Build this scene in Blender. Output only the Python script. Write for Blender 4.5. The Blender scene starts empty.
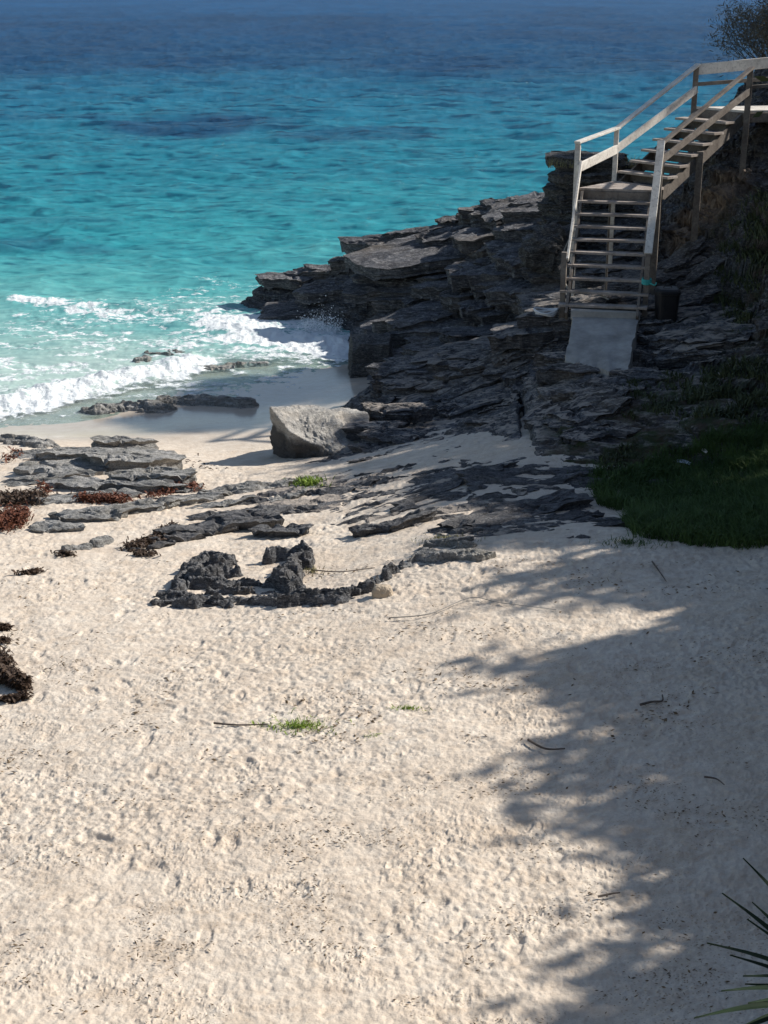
import bpy, math, random
import numpy as np
from mathutils import Vector, Matrix
R = math.radians
random.seed(7); RNG = np.random.default_rng(7)
scn = bpy.context.scene
COL = scn.collection

# ---------------------------------------------------------------- camera maths
F = 1500.0; PITCH = R(20); CAMH = 8.0
CP, SP = math.cos(PITCH), math.sin(PITCH)
def ray(u, v):
    a = (u-384)/F; b = (512-v)/F
    return np.array([a, CP + b*SP, -SP + b*CP])
def P(u, v, z=0.0):
    d = ray(u, v); t = (z-CAMH)/d[2]
    return np.array([d[0]*t, d[1]*t, z])
def W(u, Y, z):
    dep = Y*CP + (CAMH-z)*SP
    return np.array([(u-384)/F*dep, Y, z])
def PV(u, v, Y):
    """point on the pixel ray at ground distance Y"""
    d = ray(u, v); t = Y/d[1]
    return np.array([d[0]*t, Y, CAMH+d[2]*t])

# ---------------------------------------------------------------- noise
def _h(ix, iy, iz, seed):
    n = (ix.astype(np.int64)*374761393 + iy.astype(np.int64)*668265263 + iz.astype(np.int64)*2147483647 + seed*974711) & 0xffffffff
    n = ((n ^ (n >> 13))*1274126177) & 0xffffffff
    n = ((n ^ (n >> 15))*2246822519) & 0xffffffff
    return (n ^ (n >> 16)) & 0xffff
_A = np.linspace(0, 2*np.pi, 65536, endpoint=False)
_GX, _GY = np.cos(_A), np.sin(_A)
def pn(x, y, seed=0):
    x = np.asarray(x, float); y = np.asarray(y, float)
    ix = np.floor(x); iy = np.floor(y); fx = x-ix; fy = y-iy
    z = np.zeros(1)
    ux = fx*fx*fx*(fx*(fx*6-15)+10); uy = fy*fy*fy*(fy*(fy*6-15)+10)
    def g(dx, dy):
        k = _h(ix+dx, iy+dy, z, seed)
        return _GX[k]*(fx-dx) + _GY[k]*(fy-dy)
    a = g(0, 0); b = g(1, 0); c = g(0, 1); d = g(1, 1)
    return 1.5*((a+(b-a)*ux) + ((c+(d-c)*ux)-(a+(b-a)*ux))*uy)
def fbm(x, y, o=4, seed=0, g=.5):
    s = 0; a = 1; t = 0
    for i in range(o):
        s = s + a*pn(x*2**i, y*2**i, seed+i*17); t += a; a *= g
    return s/t*1.4
def vn3(p, seed=0):
    i = np.floor(p); f = p-i; u = f*f*(3-2*f); r = 0
    for dx in (0, 1):
        for dy in (0, 1):
            for dz in (0, 1):
                w = (u[:, 0] if dx else 1-u[:, 0])*(u[:, 1] if dy else 1-u[:, 1])*(u[:, 2] if dz else 1-u[:, 2])
                r = r + w*_h(i[:, 0]+dx, i[:, 1]+dy, i[:, 2]+dz, seed)/65535.0
    return r*2-1
def fbm3(p, o=4, seed=0):
    s = 0; a = 1; t = 0
    for i in range(o):
        s = s + a*vn3(p*2**i, seed+31*i); t += a; a *= .5
    return s/t
def sm(a, b, x):
    t = np.clip((x-a)/(b-a), 0, 1); return t*t*(3-2*t)

# ---------------------------------------------------------------- height control
def tps(pts, lam=.02):
    p = np.array(pts, float); n = len(p); X = p[:, :2]
    def K(A, B):
        d2 = ((A[:, None]-B[None])**2).sum(-1)
        return .5*d2*np.log(d2+1e-9)
    M = np.zeros((n+3, n+3)); M[:n, :n] = K(X, X)+lam*np.eye(n)
    M[:n, n] = 1; M[:n, n+1:] = X; M[n, :n] = 1; M[n+1:, :n] = X.T
    w = np.linalg.solve(M, np.r_[p[:, 2], 0, 0, 0])
    cache = {}
    def f(x, y):
        key = (np.size(x), float(np.ravel(x)[0]), float(np.ravel(y)[0]), float(np.ravel(x)[-1]))
        if key in cache: return cache[key]
        r = f0(x, y)
        if np.size(x) > 200000: cache[key] = r
        return r
    def f0(x, y):
        x = np.asarray(x, float); y = np.asarray(y, float); sh = x.shape
        q = np.stack([x.ravel(), y.ravel()], 1); o = w[n]+q@w[n+1:]
        if len(q) < 3000: return (o+K(q, X)@w[:n]).reshape(sh)
        for k in range(n):
            d2 = (q[:, 0]-X[k, 0])**2+(q[:, 1]-X[k, 1])**2
            o = o + w[k]*.5*d2*np.log(d2+1e-9)
        return o.reshape(sh)
    return f
S = [P(*a) for a in [
 (384,1020,1.8),(100,1000,1.75),(700,1000,1.85),(100,900,1.7),(384,800,1.8),(100,750,1.6),(700,750,1.95),
 (200,650,1.5),(400,650,1.75),(600,600,1.95),(30,600,1.25),(740,562,2.02),(640,556,1.97),(50,560,1.1),
 (100,480,.72),(0,450,.45),(200,490,.72),(200,425,.13),(60,435,.1),(250,458,.33),(350,560,1.38),(450,560,1.72),
 (450,480,1.42),(540,520,1.66),(610,505,1.45),(700,505,1.5),(560,450,1.6),(300,405,.06),(0,405,-.12),(120,400,-.03),
 (200,385,0.0),(300,365,-.02),(150,330,-.4),(60,300,-.8),(250,330,-.35),(0,500,.75),(330,470,.85),(380,445,.72),
 (330,520,1.12),(250,540,1.1)]]
S += [(0,0,6.3),(-4,2,5.2),(4,2,5.6),(1.55,4.1,4.15),(-2,4.2,4.0),(1.5,6,2.35),(-2,6,2.3),(0,7.1,1.85),(3.2,7,2.1),
 (6,9,2.5),(8,8,3.2),(8,14,3.2),(8,20,1.9),(12,14,4.4),(6.2,20,1.5),(5.5,23,1.5),(9,25,2.2),(-6,8,1.7),(-8,14,1.3),(-9,20,.6),(-10,27,-.4),(0,45,-3),(-12,40,-3),(10,45,-3),(6,17.5,2.2)]
zs0 = tps(S)
def zs(x, y):
    z = zs0(x, y)
    # crest of the sand bank: the ground falls away behind it towards the grass
    return z
_ = None
def PS(u, v, dz=0.0):
    """where a pixel ray meets the sand"""
    z = 1.0
    for i in range(12):
        p = P(u, v, z); z = .5*z + .5*float(zs(np.array([p[0]]), np.array([p[1]]))[0])
    p = P(u, v, z); p[2] += dz; return p
def srel(u, v, off):
    p = PS(u, v); p[2] += off; return p
RK = [srel(*a) for a in [(330,472,.03),(450,500,.03),(540,500,.05),(300,520,.0),(200,520,-.10),(430,545,-.04),(580,528,.03),
 (640,522,-.12),(100,520,-.5),(200,600,-.8),(400,620,-.8),(600,585,-.8),(700,530,-.3),(740,480,.1),(690,470,.1),(250,485,.02),
 (150,470,-.5),(50,450,-.6),(190,440,-.6),(300,415,-.45),(335,430,-.15),(620,480,.05),(384,480,.03),(230,500,.02),(500,565,-.25),(480,455,-.03),(420,452,-.04),(540,460,.0)]]
RK += [P(*a) for a in [(380,430,.72),(560,450,1.62),(480,440,1.3),(640,440,1.75),(600,400,1.88),(700,430,1.9),(500,400,1.12),(440,400,.85)]]
RK += [W(*a) for a in [(375,26.3,.80),(388,27.6,.78),(420,28,.80),(400,30,.6),(345,30.5,-.25),(340,28,-.1),
 (330,33.6,-.5),(300,34.8,-.6),(250,35.4,-.7),(225,36.5,-.8),(300,36.2,.35),(330,35.2,.6),(362,33.2,.5),(400,34,.85),(400,31,.55),(440,31,.85),
 (252,36.9,.5),(285,37,.9),(330,36.6,1.2),(380,36.1,1.58),(400,36,1.9),(430,36,2.2),(450,36,2.4),(500,35.6,2.7),(540,35,2.85),
 (240,38.4,-1.3),(285,38.8,-1.2),(330,38.5,-1.2),(380,38.2,-1.2),(430,38.2,-1),(500,38.4,-.8),(560,38.5,-.8),(700,39.5,-.8),
 (450,34.3,1.6),(520,31,2.0),(480,29.5,1.15),(540,27,1.7),(560,26.3,2.2),(605,25.2,2.4),(605,22.9,2.02),(560,23.5,1.75),
 (600,27.2,2.35),(640,26.5,2.4),(600,30,2.8),(560,33,3.0),(640,33,3.3),(640,30,3.1),(660,25,2.35),(680,24,2.2),(700,24.5,2.35),
 (700,27,3.1),(740,25.5,2.75),(765,24.5,2.9),(765,25.8,3.8),(740,27.5,4.2),(700,28.3,3.8),(720,29,4.6),(700,31,4.7),(768,29.3,5.2),(740,30.4,5.4),(768,31.5,6.2),
 (700,34,4.2),(768,35,5.5),(768,21,2.1)]]
RK += [(7.3,21,3.0),(9,24,4.8),(8.5,27,5.4),(10,29.5,6.1),(13,27,6.8),(13,33,6.0),(11,37,3.6),(9,17,3.0),(12,20,4.6),(6.4,18.5,2.0),(9,20,3.4),(9,33.5,4.6),(8.5,36,3.2)]
zr0 = tps(RK)
def groove(x, y):
    # an open joint running towards the sand
    yy = np.clip((y-19.9)/(24.6-19.9), 0, 1)
    a = P(527,455,1.5); b = W(521, 24.6, 1.6)
    cx = a[0]+(b[0]-a[0])*yy + .05*pn(y*1.3, y*0+3.3)
    m = sm(19.7, 20.2, y)*sm(24.9, 24.3, y)
    return m*np.exp(-((x-cx)/.055)**2)*.32, m, x-cx
def terr(q, L, k=.22):
    t = q/L; f = np.floor(t); r = t-f
    return L*(f+sm(1-k, 1, r)+.12*r*(r < 1-k))
def vor(x, y, seed):
    ix = np.floor(x); iy = np.floor(y); F1 = np.full(np.shape(x), 9.0); F2 = F1.copy(); z = np.zeros(1)
    R1 = F1*0; R2 = F1*0; R3 = F1*0; DX = F1*0; DY = F1*0
    for i in (-1, 0, 1):
        for j in (-1, 0, 1):
            a = _h(ix+i, iy+j, z, seed)/65535.; b = _h(ix+i, iy+j, z, seed+1)/65535.
            dx = x-(ix+i+a); dy = y-(iy+j+b); d = np.hypot(dx, dy); n = d < F1
            F2 = np.where(n, F1, np.minimum(F2, d)); F1 = np.where(n, d, F1)
            c = _h(ix+i, iy+j, z, seed+2)/65535.; R1 = np.where(n, c, R1); R2 = np.where(n, a, R2); R3 = np.where(n, b, R3)
            DX = np.where(n, dx, DX); DY = np.where(n, dy, DY)
    return F1, F2-F1, R1-.5, R2-.5, R3-.5, DX, DY
def slabs(x, y, sx, sy, seed, amp, tilt, crack):
    wx = x/sx+.25*fbm(x/sx*1.2, y/sy*1.2, 3, seed+5); wy = y/sy+.25*fbm(x/sx*1.2+4, y/sy*1.2, 3, seed+6)
    F1, E, a, b, c, dx, dy = vor(wx, wy, seed)
    return amp*a + tilt*(b*dx*sx+c*dy*sy) - crack*sm(.09, .0, E)
def zr(x, y):
    b = zr0(x, y)
    up = np.clip(sm(.1, 1.6, b-zs(x, y)) + .12, 0, 1)
    q = b - .05*y - .06*x + .30*fbm(x/4.2, y/1.8, 3, 5) + .06*fbm(x/.9, y/.4, 3, 9)
    a1 = terr(q, .40, .10)-q; a2 = terr(q+.03*pn(x*1.5, y*3, 4), .13, .16)-q
    z = b - .10*up + a1*.6*up + a2*(.5+.2*(1-up))
    z = z + up*slabs(x, y, 2.3, 1.2, 300, .12, .10, .08) + (.45+.55*up)*slabs(x, y, .80, .34, 310, .055, .14, .035)
    z = z + up*.05*fbm(x/.5, y/.3, 4, 33) + (.006+.014*up)*fbm(x/.08, y/.06, 3, 40) + .03*fbm(x/.9, y/.25, 3, 41)
    g, m, dx = groove(x, y)
    z = z - g + m*.10*sm(0, .05, dx)*sm(1.5, .2, dx)
    bank = sm(6.0, 7.2, x)*sm(20, 22, y)
    return z + bank*.25*fbm(x/.8, y/.8, 4, 61)
def seg_d(x, y, pts):
    best = None
    for (a, b) in zip(pts[:-1], pts[1:]):
        ax, ay = a[0], a[1]; bx, by = b[0]-ax, b[1]-ay; L = bx*bx+by*by+1e-9
        t = np.clip(((x-ax)*bx+(y-ay)*by)/L, 0, 1)
        d = np.hypot(x-ax-t*bx, y-ay-t*by)
        best = d if best is None else np.minimum(best, d)
    return best

# ---------------------------------------------------------------- object helpers
def tag(o, label=None, cat=None, group=None, kind=None):
    if label: o['label'] = label
    if cat: o['category'] = cat
    if group: o['group'] = group
    if kind: o['kind'] = kind
    return o
def empty(name, loc, label, cat, group=None, rz=0):
    o = bpy.data.objects.new(name, None); COL.objects.link(o); o.location = loc; o.rotation_euler.z = rz
    o.empty_display_size = .2
    return tag(o, label, cat, group)
def mesh_np(name, V, faces, mat, smooth=False, parent=None, origin=None, attrs=None):
    V = np.asarray(V, float)
    if parent is not None and origin is None: origin = (parent['_o'] if '_o' in parent else parent.location)
    if origin is not None: V = V-np.array(origin, float)
    me = bpy.data.meshes.new(name)
    me.vertices.add(len(V)); me.vertices.foreach_set('co', V.astype(np.float32).ravel())
    if isinstance(faces, np.ndarray):
        n, k = faces.shape; loops = faces.ravel(); st = np.arange(n)*k; tot = np.full(n, k)
    else:
        tot = np.array([len(f) for f in faces]); st = np.r_[0, np.cumsum(tot)[:-1]]
        loops = np.concatenate([np.array(f) for f in faces]); n = len(faces)
    me.loops.add(len(loops)); me.loops.foreach_set('vertex_index', loops.astype(np.int32))
    me.polygons.add(n); me.polygons.foreach_set('loop_start', st.astype(np.int32)); me.polygons.foreach_set('loop_total', tot.astype(np.int32))
    me.polygons.foreach_set('use_smooth', np.full(n, smooth))
    me.update(calc_edges=True); me.validate()
    for an, av in (attrs or {}).items():
        if av.ndim == 1:
            a = me.attributes.new(an, 'FLOAT', 'POINT'); a.data.foreach_set('value', av.astype(np.float32))
        else:
            a = me.attributes.new(an, 'FLOAT_COLOR', 'POINT'); a.data.foreach_set('color', np.c_[av, np.ones(len(av))].astype(np.float32).ravel())
    me.materials.append(mat)
    o = bpy.data.objects.new(name, me); COL.objects.link(o)
    if parent is not None: o.parent = parent
    elif origin is not None: o.location = origin
    return o
def grid_faces(nr, nc, keep=None):
    i = np.arange(nr-1)[:, None]*nc + np.arange(nc-1)[None]
    f = np.stack([i, i+1, i+nc+1, i+nc], -1)
    if keep is not None: f = f[keep]
    return f.reshape(-1, 4)
def grid_mesh(name, X, Y, Z, mat, keepv=None, smooth=False, **k):
    nr, nc = X.shape; kf = None
    if keepv is not None: kf = keepv[:-1, :-1] | keepv[1:, :-1] | keepv[:-1, 1:] | keepv[1:, 1:]
    f = grid_faces(nr, nc, kf)
    V = np.stack([X, Y, Z], -1).reshape(-1, 3)
    used = np.unique(f); mp = np.full(len(V), -1); mp[used] = np.arange(len(used))
    at = k.pop('attrs', None)
    if at: at = {a: b[used] for a, b in at.items()}
    return mesh_np(name, V[used], mp[f], mat, smooth, attrs=at, **k)
class MB:
    def __init__(s): s.v = []; s.f = []
    def add(s, V, Fs):
        b = len(s.v); s.v += [tuple(p) for p in V]; s.f += [tuple(i+b for i in f) for f in Fs]
    def bar(s, a, b, w, h, up=(0, 0, 1), end=0.0, cham=.004):
        """board from a to b, width w sideways, height h along up"""
        a = Vector(a); b = Vector(b); d = (b-a).normalized(); a = a-d*end; b = b+d*end
        up = Vector(up); sd = d.cross(up)
        if sd.length < 1e-3: up = Vector((1, 0, 0)); sd = d.cross(up)
        sd.normalize(); up = sd.cross(d).normalized()
        w2, h2 = w/2, h/2; c = min(cham, w2*.4, h2*.4)
        ring = [(w2-c, h2), (-w2+c, h2), (-w2, h2-c), (-w2, -h2+c), (-w2+c, -h2), (w2-c, -h2), (w2, -h2+c), (w2, h2-c)]
        V = [a+sd*x+up*y for x, y in ring]+[b+sd*x+up*y for x, y in ring]
        s.add(V, [(i, (i+1) % 8, 8+(i+1) % 8, 8+i) for i in range(8)]+[tuple(range(7, -1, -1)), tuple(range(8, 16))])
    def tube(s, pts, rads, n=6, cap=True):
        pts = [Vector(p) for p in pts]; V = []; prev = None
        for i, p in enumerate(pts):
            d = (pts[min(i+1, len(pts)-1)]-pts[max(i-1, 0)]).normalized()
            u = prev if prev is not None else (Vector((0, 0, 1)) if abs(d.z) < .9 else Vector((1, 0, 0)))
            sd = d.cross(u)
            if sd.length < 1e-4: sd = d.cross(Vector((.3, .8, .2)))
            sd.normalize(); u = sd.cross(d).normalized(); prev = u
            r = rads[i] if hasattr(rads, '__len__') else rads
            V += [p+sd*math.cos(2*math.pi*k/n)*r+u*math.sin(2*math.pi*k/n)*r for k in range(n)]
        Fs = [(i*n+k, i*n+(k+1) % n, (i+1)*n+(k+1) % n, (i+1)*n+k) for i in range(len(pts)-1) for k in range(n)]
        if cap: Fs += [tuple(range(n-1, -1, -1)), tuple(range((len(pts)-1)*n, len(pts)*n))]
        s.add(V, Fs)
    def build(s, name, mat, parent=None, smooth=False, origin=None):
        return mesh_np(name, s.v, s.f, mat, smooth, parent, origin)

# ---------------------------------------------------------------- materials
def mat(name):
    m = bpy.data.materials.new(name); m.use_nodes = True
    nt = m.node_tree; b = nt.nodes['Principled BSDF']; b.inputs['Roughness'].default_value = .9
    b.inputs['Specular IOR Level'].default_value = .3
    return m, nt, b
class N:
    def __init__(s, nt): s.nt = nt; s.L = nt.links.new
    def geo(s): return s.nt.nodes.new('ShaderNodeNewGeometry')
    def pos(s): return s.geo().outputs['Position']
    def obj(s): return s.nt.nodes.new('ShaderNodeTexCoord').outputs['Object']
    def map(s, v, sc, rot=(0, 0, 0)):
        m = s.nt.nodes.new('ShaderNodeMapping'); m.inputs['Scale'].default_value = sc; m.inputs['Rotation'].default_value = rot
        s.L(v, m.inputs['Vector']); return m.outputs[0]
    def noise(s, v, sc, det=5, rough=.6, dist=0):
        n = s.nt.nodes.new('ShaderNodeTexNoise'); n.inputs['Scale'].default_value = sc; n.inputs['Detail'].default_value = det
        n.inputs['Roughness'].default_value = rough; n.inputs['Distortion'].default_value = dist
        s.L(v, n.inputs['Vector']); return n.outputs['Fac']
    def voro(s, v, sc, feat='F1'):
        n = s.nt.nodes.new('ShaderNodeTexVoronoi'); n.feature = feat; n.inputs['Scale'].default_value = sc
        s.L(v, n.inputs['Vector']); return n.outputs['Distance']
    def ramp(s, f, stops):
        n = s.nt.nodes.new('ShaderNodeValToRGB'); e = n.color_ramp.elements
        while len(e) < len(stops): e.new(.5)
        for i, (p, c) in enumerate(stops):
            e[i].position = p; c = (c, c, c) if not hasattr(c, '__len__') else c; e[i].color = (*c, 1)
        s.L(f, n.inputs[0]); return n.outputs[0]
    def mix(s, f, a, b, mode='MIX'):
        n = s.nt.nodes.new('ShaderNodeMix'); n.data_type = 'RGBA'; n.blend_type = mode
        for sock, v in ((n.inputs[0], f), (n.inputs[6], a), (n.inputs[7], b)):
            if hasattr(v, 'links'): s.L(v, sock)
            else: sock.default_value = v if not hasattr(v, '__len__') else (*v, 1)
        return n.outputs[2]
    def math(s, op, a, b=0.0):
        n = s.nt.nodes.new('ShaderNodeMath'); n.operation = op; n.use_clamp = False
        for sock, v in ((n.inputs[0], a), (n.inputs[1], b)):
            if hasattr(v, 'links'): s.L(v, sock)
            else: sock.default_value = v
        return n.outputs[0]
    def attr(s, name):
        n = s.nt.nodes.new('ShaderNodeAttribute'); n.attribute_name = name; return n
    def bump(s, h, dist, st=1.0, prev=None):
        n = s.nt.nodes.new('ShaderNodeBump'); n.inputs['Distance'].default_value = dist; n.inputs['Strength'].default_value = st
        s.L(h, n.inputs['Height'])
        if prev is not None: s.L(prev, n.inputs['Normal'])
        return n.outputs[0]

def sand_mat():
    m, nt, b = mat('coral_sand'); n = N(nt); p = n.pos()
    big = n.noise(p, .55, 4); med = n.noise(n.map(p, (1, 1.6, 1)), 5, 6, .65); fine = n.noise(p, 90, 3, .7)
    c = n.ramp(big, [(.3, (.61, .525, .425)), (.7, (.67, .60, .505))])
    c = n.mix(n.ramp(med, [(.35, 0), (.75, 1)]), c, (.50, .41, .32))
    c = n.mix(n.math('MULTIPLY', n.ramp(n.noise(p, 2.4, 7, .75), [(.50, 0), (.66, 1)]), .6), c, (.46, .365, .27))
    # crumbs: tan and grey specks of shell, leaf and twig
    v1 = n.voro(n.map(p, (1, 1.3, 1)), 34); sp = n.ramp(v1, [(.18, 1), (.30, 0)])
    zone = n.ramp(n.noise(p, 1.3, 5, .7), [(.42, 0), (.62, 1)])
    c = n.mix(n.math('MULTIPLY', n.math('MULTIPLY', sp, zone), .85), c, (.30, .22, .145))
    c = n.mix(n.ramp(fine, [(.3, .35), (.6, 0)]), c, (.34, .28, .22))
    # damp sand by the water
    wet = n.attr('wet').outputs['Fac']
    c = n.mix(n.math('MULTIPLY', wet, .45), c, (.34, .30, .25))
    nt.links.new(c, b.inputs['Base Color'])
    rr = n.math('SUBTRACT', .95, n.math('MULTIPLY', wet, .80)); nt.links.new(rr, b.inputs['Roughness'])
    bm = n.bump(n.noise(p, 30, 5, .7), .008, .8)
    bm = n.bump(n.noise(p, 8, 4, .6), .03, .7, bm)
    mixn = nt.nodes.new('ShaderNodeMix'); mixn.data_type = 'VECTOR'
    nt.links.new(wet, mixn.inputs[0]); nt.links.new(bm, mixn.inputs[4]); nt.links.new(n.geo().outputs['Normal'], mixn.inputs[5])
    nt.links.new(mixn.outputs[1], b.inputs['Normal'])
    return m
def rock_mat(name, dark=(.035, .035, .038), mid=(.11, .11, .112), light=(.30, .29, .275), tan=(.24, .19, .13), amt=.5, tanamt=.3, sandy=0, green=0, bank=False, sc=1.0):
    m, nt, b = mat(name); n = N(nt); p = n.pos()
    ps = n.map(p, (1, 2.0, 7.0), (R(5), R(4), R(-4)))
    a = n.noise(ps, 1.1*sc, 8, .68, .3); c2 = n.noise(ps, 6*sc, 7, .7); c3 = n.noise(p, 28*sc, 5, .7)
    c = n.mix(n.ramp(a, [(.36, 0), (.62, 1)]), dark, mid)
    c = n.mix(n.math('MULTIPLY', n.ramp(c2, [(.5, 0), (.66, 1)]), amt), c, light)
    c = n.mix(n.ramp(c3, [(.36, .75), (.5, 0)]), c, tuple(x*.5 for x in dark))
    tn = n.ramp(n.noise(p, .8*sc, 5, .6), [(.5, 0), (.68, 1)])
    c = n.mix(n.math('MULTIPLY', tn, tanamt), c, tan)
    if sandy:
        up = nt.nodes.new('ShaderNodeSeparateXYZ'); nt.links.new(n.geo().outputs['Normal'], up.inputs[0])
        f = n.math('MULTIPLY', n.ramp(up.outputs[2], [(.86, 0), (.97, 1)]), n.ramp(n.noise(p, 2.2, 6, .7), [(.42, 0), (.50, 1)]))
        lo = nt.nodes.new('ShaderNodeSeparateXYZ'); nt.links.new(p, lo.inputs[0])
        f = n.math('MULTIPLY', f, n.ramp(n.math('DIVIDE', lo.outputs[1], 40.0), [(.60, 1), (.72, 0)]))
        c = n.mix(n.math('MULTIPLY', f, sandy), c, (.42, .36, .30))
    if bank:
        at = n.attr('bank').outputs['Fac']
        g = n.ramp(n.noise(p, 2.2, 6, .7), [(.44, 0), (.58, 1)])
        soil = n.mix(g, (.09, .066, .046), (.045, .06, .025))
        c = n.mix(n.math('MULTIPLY', at, n.ramp(n.noise(p, 1.6, 6, .75), [(.42, .15), (.55, 1)])), c, soil)
        tc = n.attr('tancut').outputs['Fac']
        c = n.mix(tc, c, n.mix(n.ramp(n.noise(p, 5, 6, .7), [(.35, 0), (.7, 1)]), (.12, .085, .06), (.38, .28, .20)))
    nt.links.new(c, b.inputs['Base Color'])
    bm = n.bump(n.noise(ps, 9*sc, 8, .75), .05, .9); bm = n.bump(n.voro(p, 30*sc), .012, .6, bm)
    nt.links.new(bm, b.inputs['Normal']); b.inputs['Roughness'].default_value = .85
    return m
def simple(name, c1, c2, sc=8, rough=.8, stretch=(1, 1, 1), bump=.003, spec=.3, trans=0):
    m, nt, b = mat(name); n = N(nt); p = n.map(n.obj(), stretch)
    f = n.noise(p, sc, 6, .65); nt.links.new(n.ramp(f, [(.3, c1), (.7, c2)]), b.inputs['Base Color'])
    b.inputs['Roughness'].default_value = rough; b.inputs['Specular IOR Level'].default_value = spec
    if bump: nt.links.new(n.bump(f, bump, 1), b.inputs['Normal'])
    return m
def wood_mat(name, c1, c2):
    m, nt, b = mat(name); n = N(nt); p = n.obj()
    g = n.noise(n.map(p, (1, 1, 1)), 3.5, 6, .7, .5); k = n.noise(p, 22, 5, .7)
    c = n.mix(n.ramp(g, [(.35, 0), (.65, 1)]), c1, c2)
    c = n.mix(n.ramp(k, [(.3, .6), (.48, 0)]), c, tuple(x*.4 for x in c1))
    nt.links.new(c, b.inputs['Base Color']); nt.links.new(n.bump(k, .004, .8), b.inputs['Normal']); b.inputs['Roughness'].default_value = .8
    return m
def water_mat():
    m, nt, b = mat('sea_water'); n = N(nt); p = n.pos()
    col = n.attr('wcol').outputs['Color']; foam = n.attr('foam').outputs['Fac']; clear = n.attr('clear').outputs['Fac']
    ps = n.map(p, (1, 2.2, 1))
    fn = n.noise(n.map(p, (1, 1.5, 1)), 3.2, 8, .72, .6)
    fm = n.math('SUBTRACT', n.math('ADD', foam, n.math('MULTIPLY', n.math('SUBTRACT', fn, .5), 2.2)), .55)
    fm = n.ramp(fm, [(.0, 0), (.22, 1)])
    fm2 = n.math('MULTIPLY', fm, n.ramp(foam, [(.03, 0), (.15, 1)]))
    wave_shade = n.attr('wave_shade').outputs['Fac']
    fz = n.ramp(n.noise(n.map(p, (1, 1.8, 1)), 1.6, 8, .75), [(.40, 1), (.60, 0)])
    c = n.mix(n.math('MULTIPLY', fz, .35), col, n.mix(1.0, col, (.45, .55, .62), 'MULTIPLY'))  # fine ripple shading, mixed into the colour
    c = n.mix(n.math('MINIMUM', wave_shade, .92), c, n.mix(1.0, col, (.22, .36, .46), 'MULTIPLY'))  # dark wave backs painted into the water colour
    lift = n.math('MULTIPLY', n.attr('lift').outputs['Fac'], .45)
    c = n.mix(lift, c, n.mix(1.0, col, (1.9, 1.45, 1.35), 'MULTIPLY'))  # light wave shoulders painted into the water colour
    nt.links.new(c, b.inputs['Base Color']); b.inputs['Roughness'].default_value = .12; b.inputs['IOR'].default_value = 1.33
    b.inputs['Specular IOR Level'].default_value = .42
    bm = n.bump(n.noise(n.map(p, (1, 1.8, 1)), 2.2, 7, .65), .16, .8); bm = n.bump(n.noise(n.map(p, (1, 2.2, 1)), .45, 5, .6), .7, .8, bm)
    nt.links.new(bm, b.inputs['Normal'])
    fo = nt.nodes.new('ShaderNodeBsdfPrincipled'); fo.inputs['Base Color'].default_value = (.74, .77, .77, 1); fo.inputs['Roughness'].default_value = .7
    nt.links.new(n.bump(n.noise(p, 9, 6, .7), .06, 1), fo.inputs['Normal'])
    b.inputs['Specular IOR Level'].default_value = 0.0; b.inputs['Roughness'].default_value = 1.0
    df = nt.nodes.new('ShaderNodeBsdfDiffuse'); nt.links.new(c, df.inputs[0]); nt.links.new(bm, df.inputs[1])
    g2 = nt.nodes.new('ShaderNodeBsdfGlossy'); g2.inputs['Roughness'].default_value = .10; nt.links.new(bm, g2.inputs['Normal'])
    f2 = nt.nodes.new('ShaderNodeFresnel'); f2.inputs['IOR'].default_value = 1.33; nt.links.new(bm, f2.inputs['Normal'])
    fc = n.math('MINIMUM', n.math('MULTIPLY', f2.outputs[0], .7), .15)      # a rough sea never mirrors fully at grazing angles
    body = nt.nodes.new('ShaderNodeMixShader'); nt.links.new(fc, body.inputs[0]); nt.links.new(df.outputs[0], body.inputs[1]); nt.links.new(g2.outputs[0], body.inputs[2])
    # thin water over sand: clear film
    tr = nt.nodes.new('ShaderNodeBsdfTransparent'); tr.inputs[0].default_value = (.80, .93, .93, 1)
    gl = nt.nodes.new('ShaderNodeBsdfGlossy'); gl.inputs['Roughness'].default_value = .08; nt.links.new(bm, gl.inputs['Normal'])
    gm = n.geo(); dt = nt.nodes.new('ShaderNodeVectorMath'); dt.operation = 'DOT_PRODUCT'; nt.links.new(bm, dt.inputs[0]); nt.links.new(gm.outputs['Incoming'], dt.inputs[1])
    frf = n.math('ADD', .02, n.math('MULTIPLY', n.math('POWER', n.math('SUBTRACT', 1.0, n.math('MINIMUM', n.math('ABSOLUTE', dt.outputs['Value']), 1.0)), 5.0), .9))
    film = nt.nodes.new('ShaderNodeMixShader'); nt.links.new(frf, film.inputs[0]); nt.links.new(tr.outputs[0], film.inputs[1]); nt.links.new(gl.outputs[0], film.inputs[2])
    m1 = nt.nodes.new('ShaderNodeMixShader'); nt.links.new(clear, m1.inputs[0]); nt.links.new(body.outputs[0], m1.inputs[1]); nt.links.new(film.outputs[0], m1.inputs[2])
    m2 = nt.nodes.new('ShaderNodeMixShader'); nt.links.new(fm2, m2.inputs[0]); nt.links.new(m1.outputs[0], m2.inputs[1]); nt.links.new(fo.outputs[0], m2.inputs[2])
    nt.links.new(m2.outputs[0], nt.nodes['Material Output'].inputs['Surface'])
    return m
M_SAND = sand_mat()
M_HEAD = rock_mat('dark_limestone', dark=(.032, .032, .036), mid=(.125, .126, .135), light=(.40, .39, .38), sandy=.9, bank=True, amt=.65)
M_GREY = rock_mat('grey_limestone', dark=(.13, .13, .125), mid=(.40, .39, .37), light=(.56, .54, .50), tanamt=.4, tan=(.36, .32, .25), amt=.6, sc=1.6)
M_BLACK = rock_mat('black_limestone', dark=(.022, .022, .026), mid=(.20, .20, .205), light=(.46, .46, .455), tanamt=.1, amt=.85, sc=3)
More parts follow.
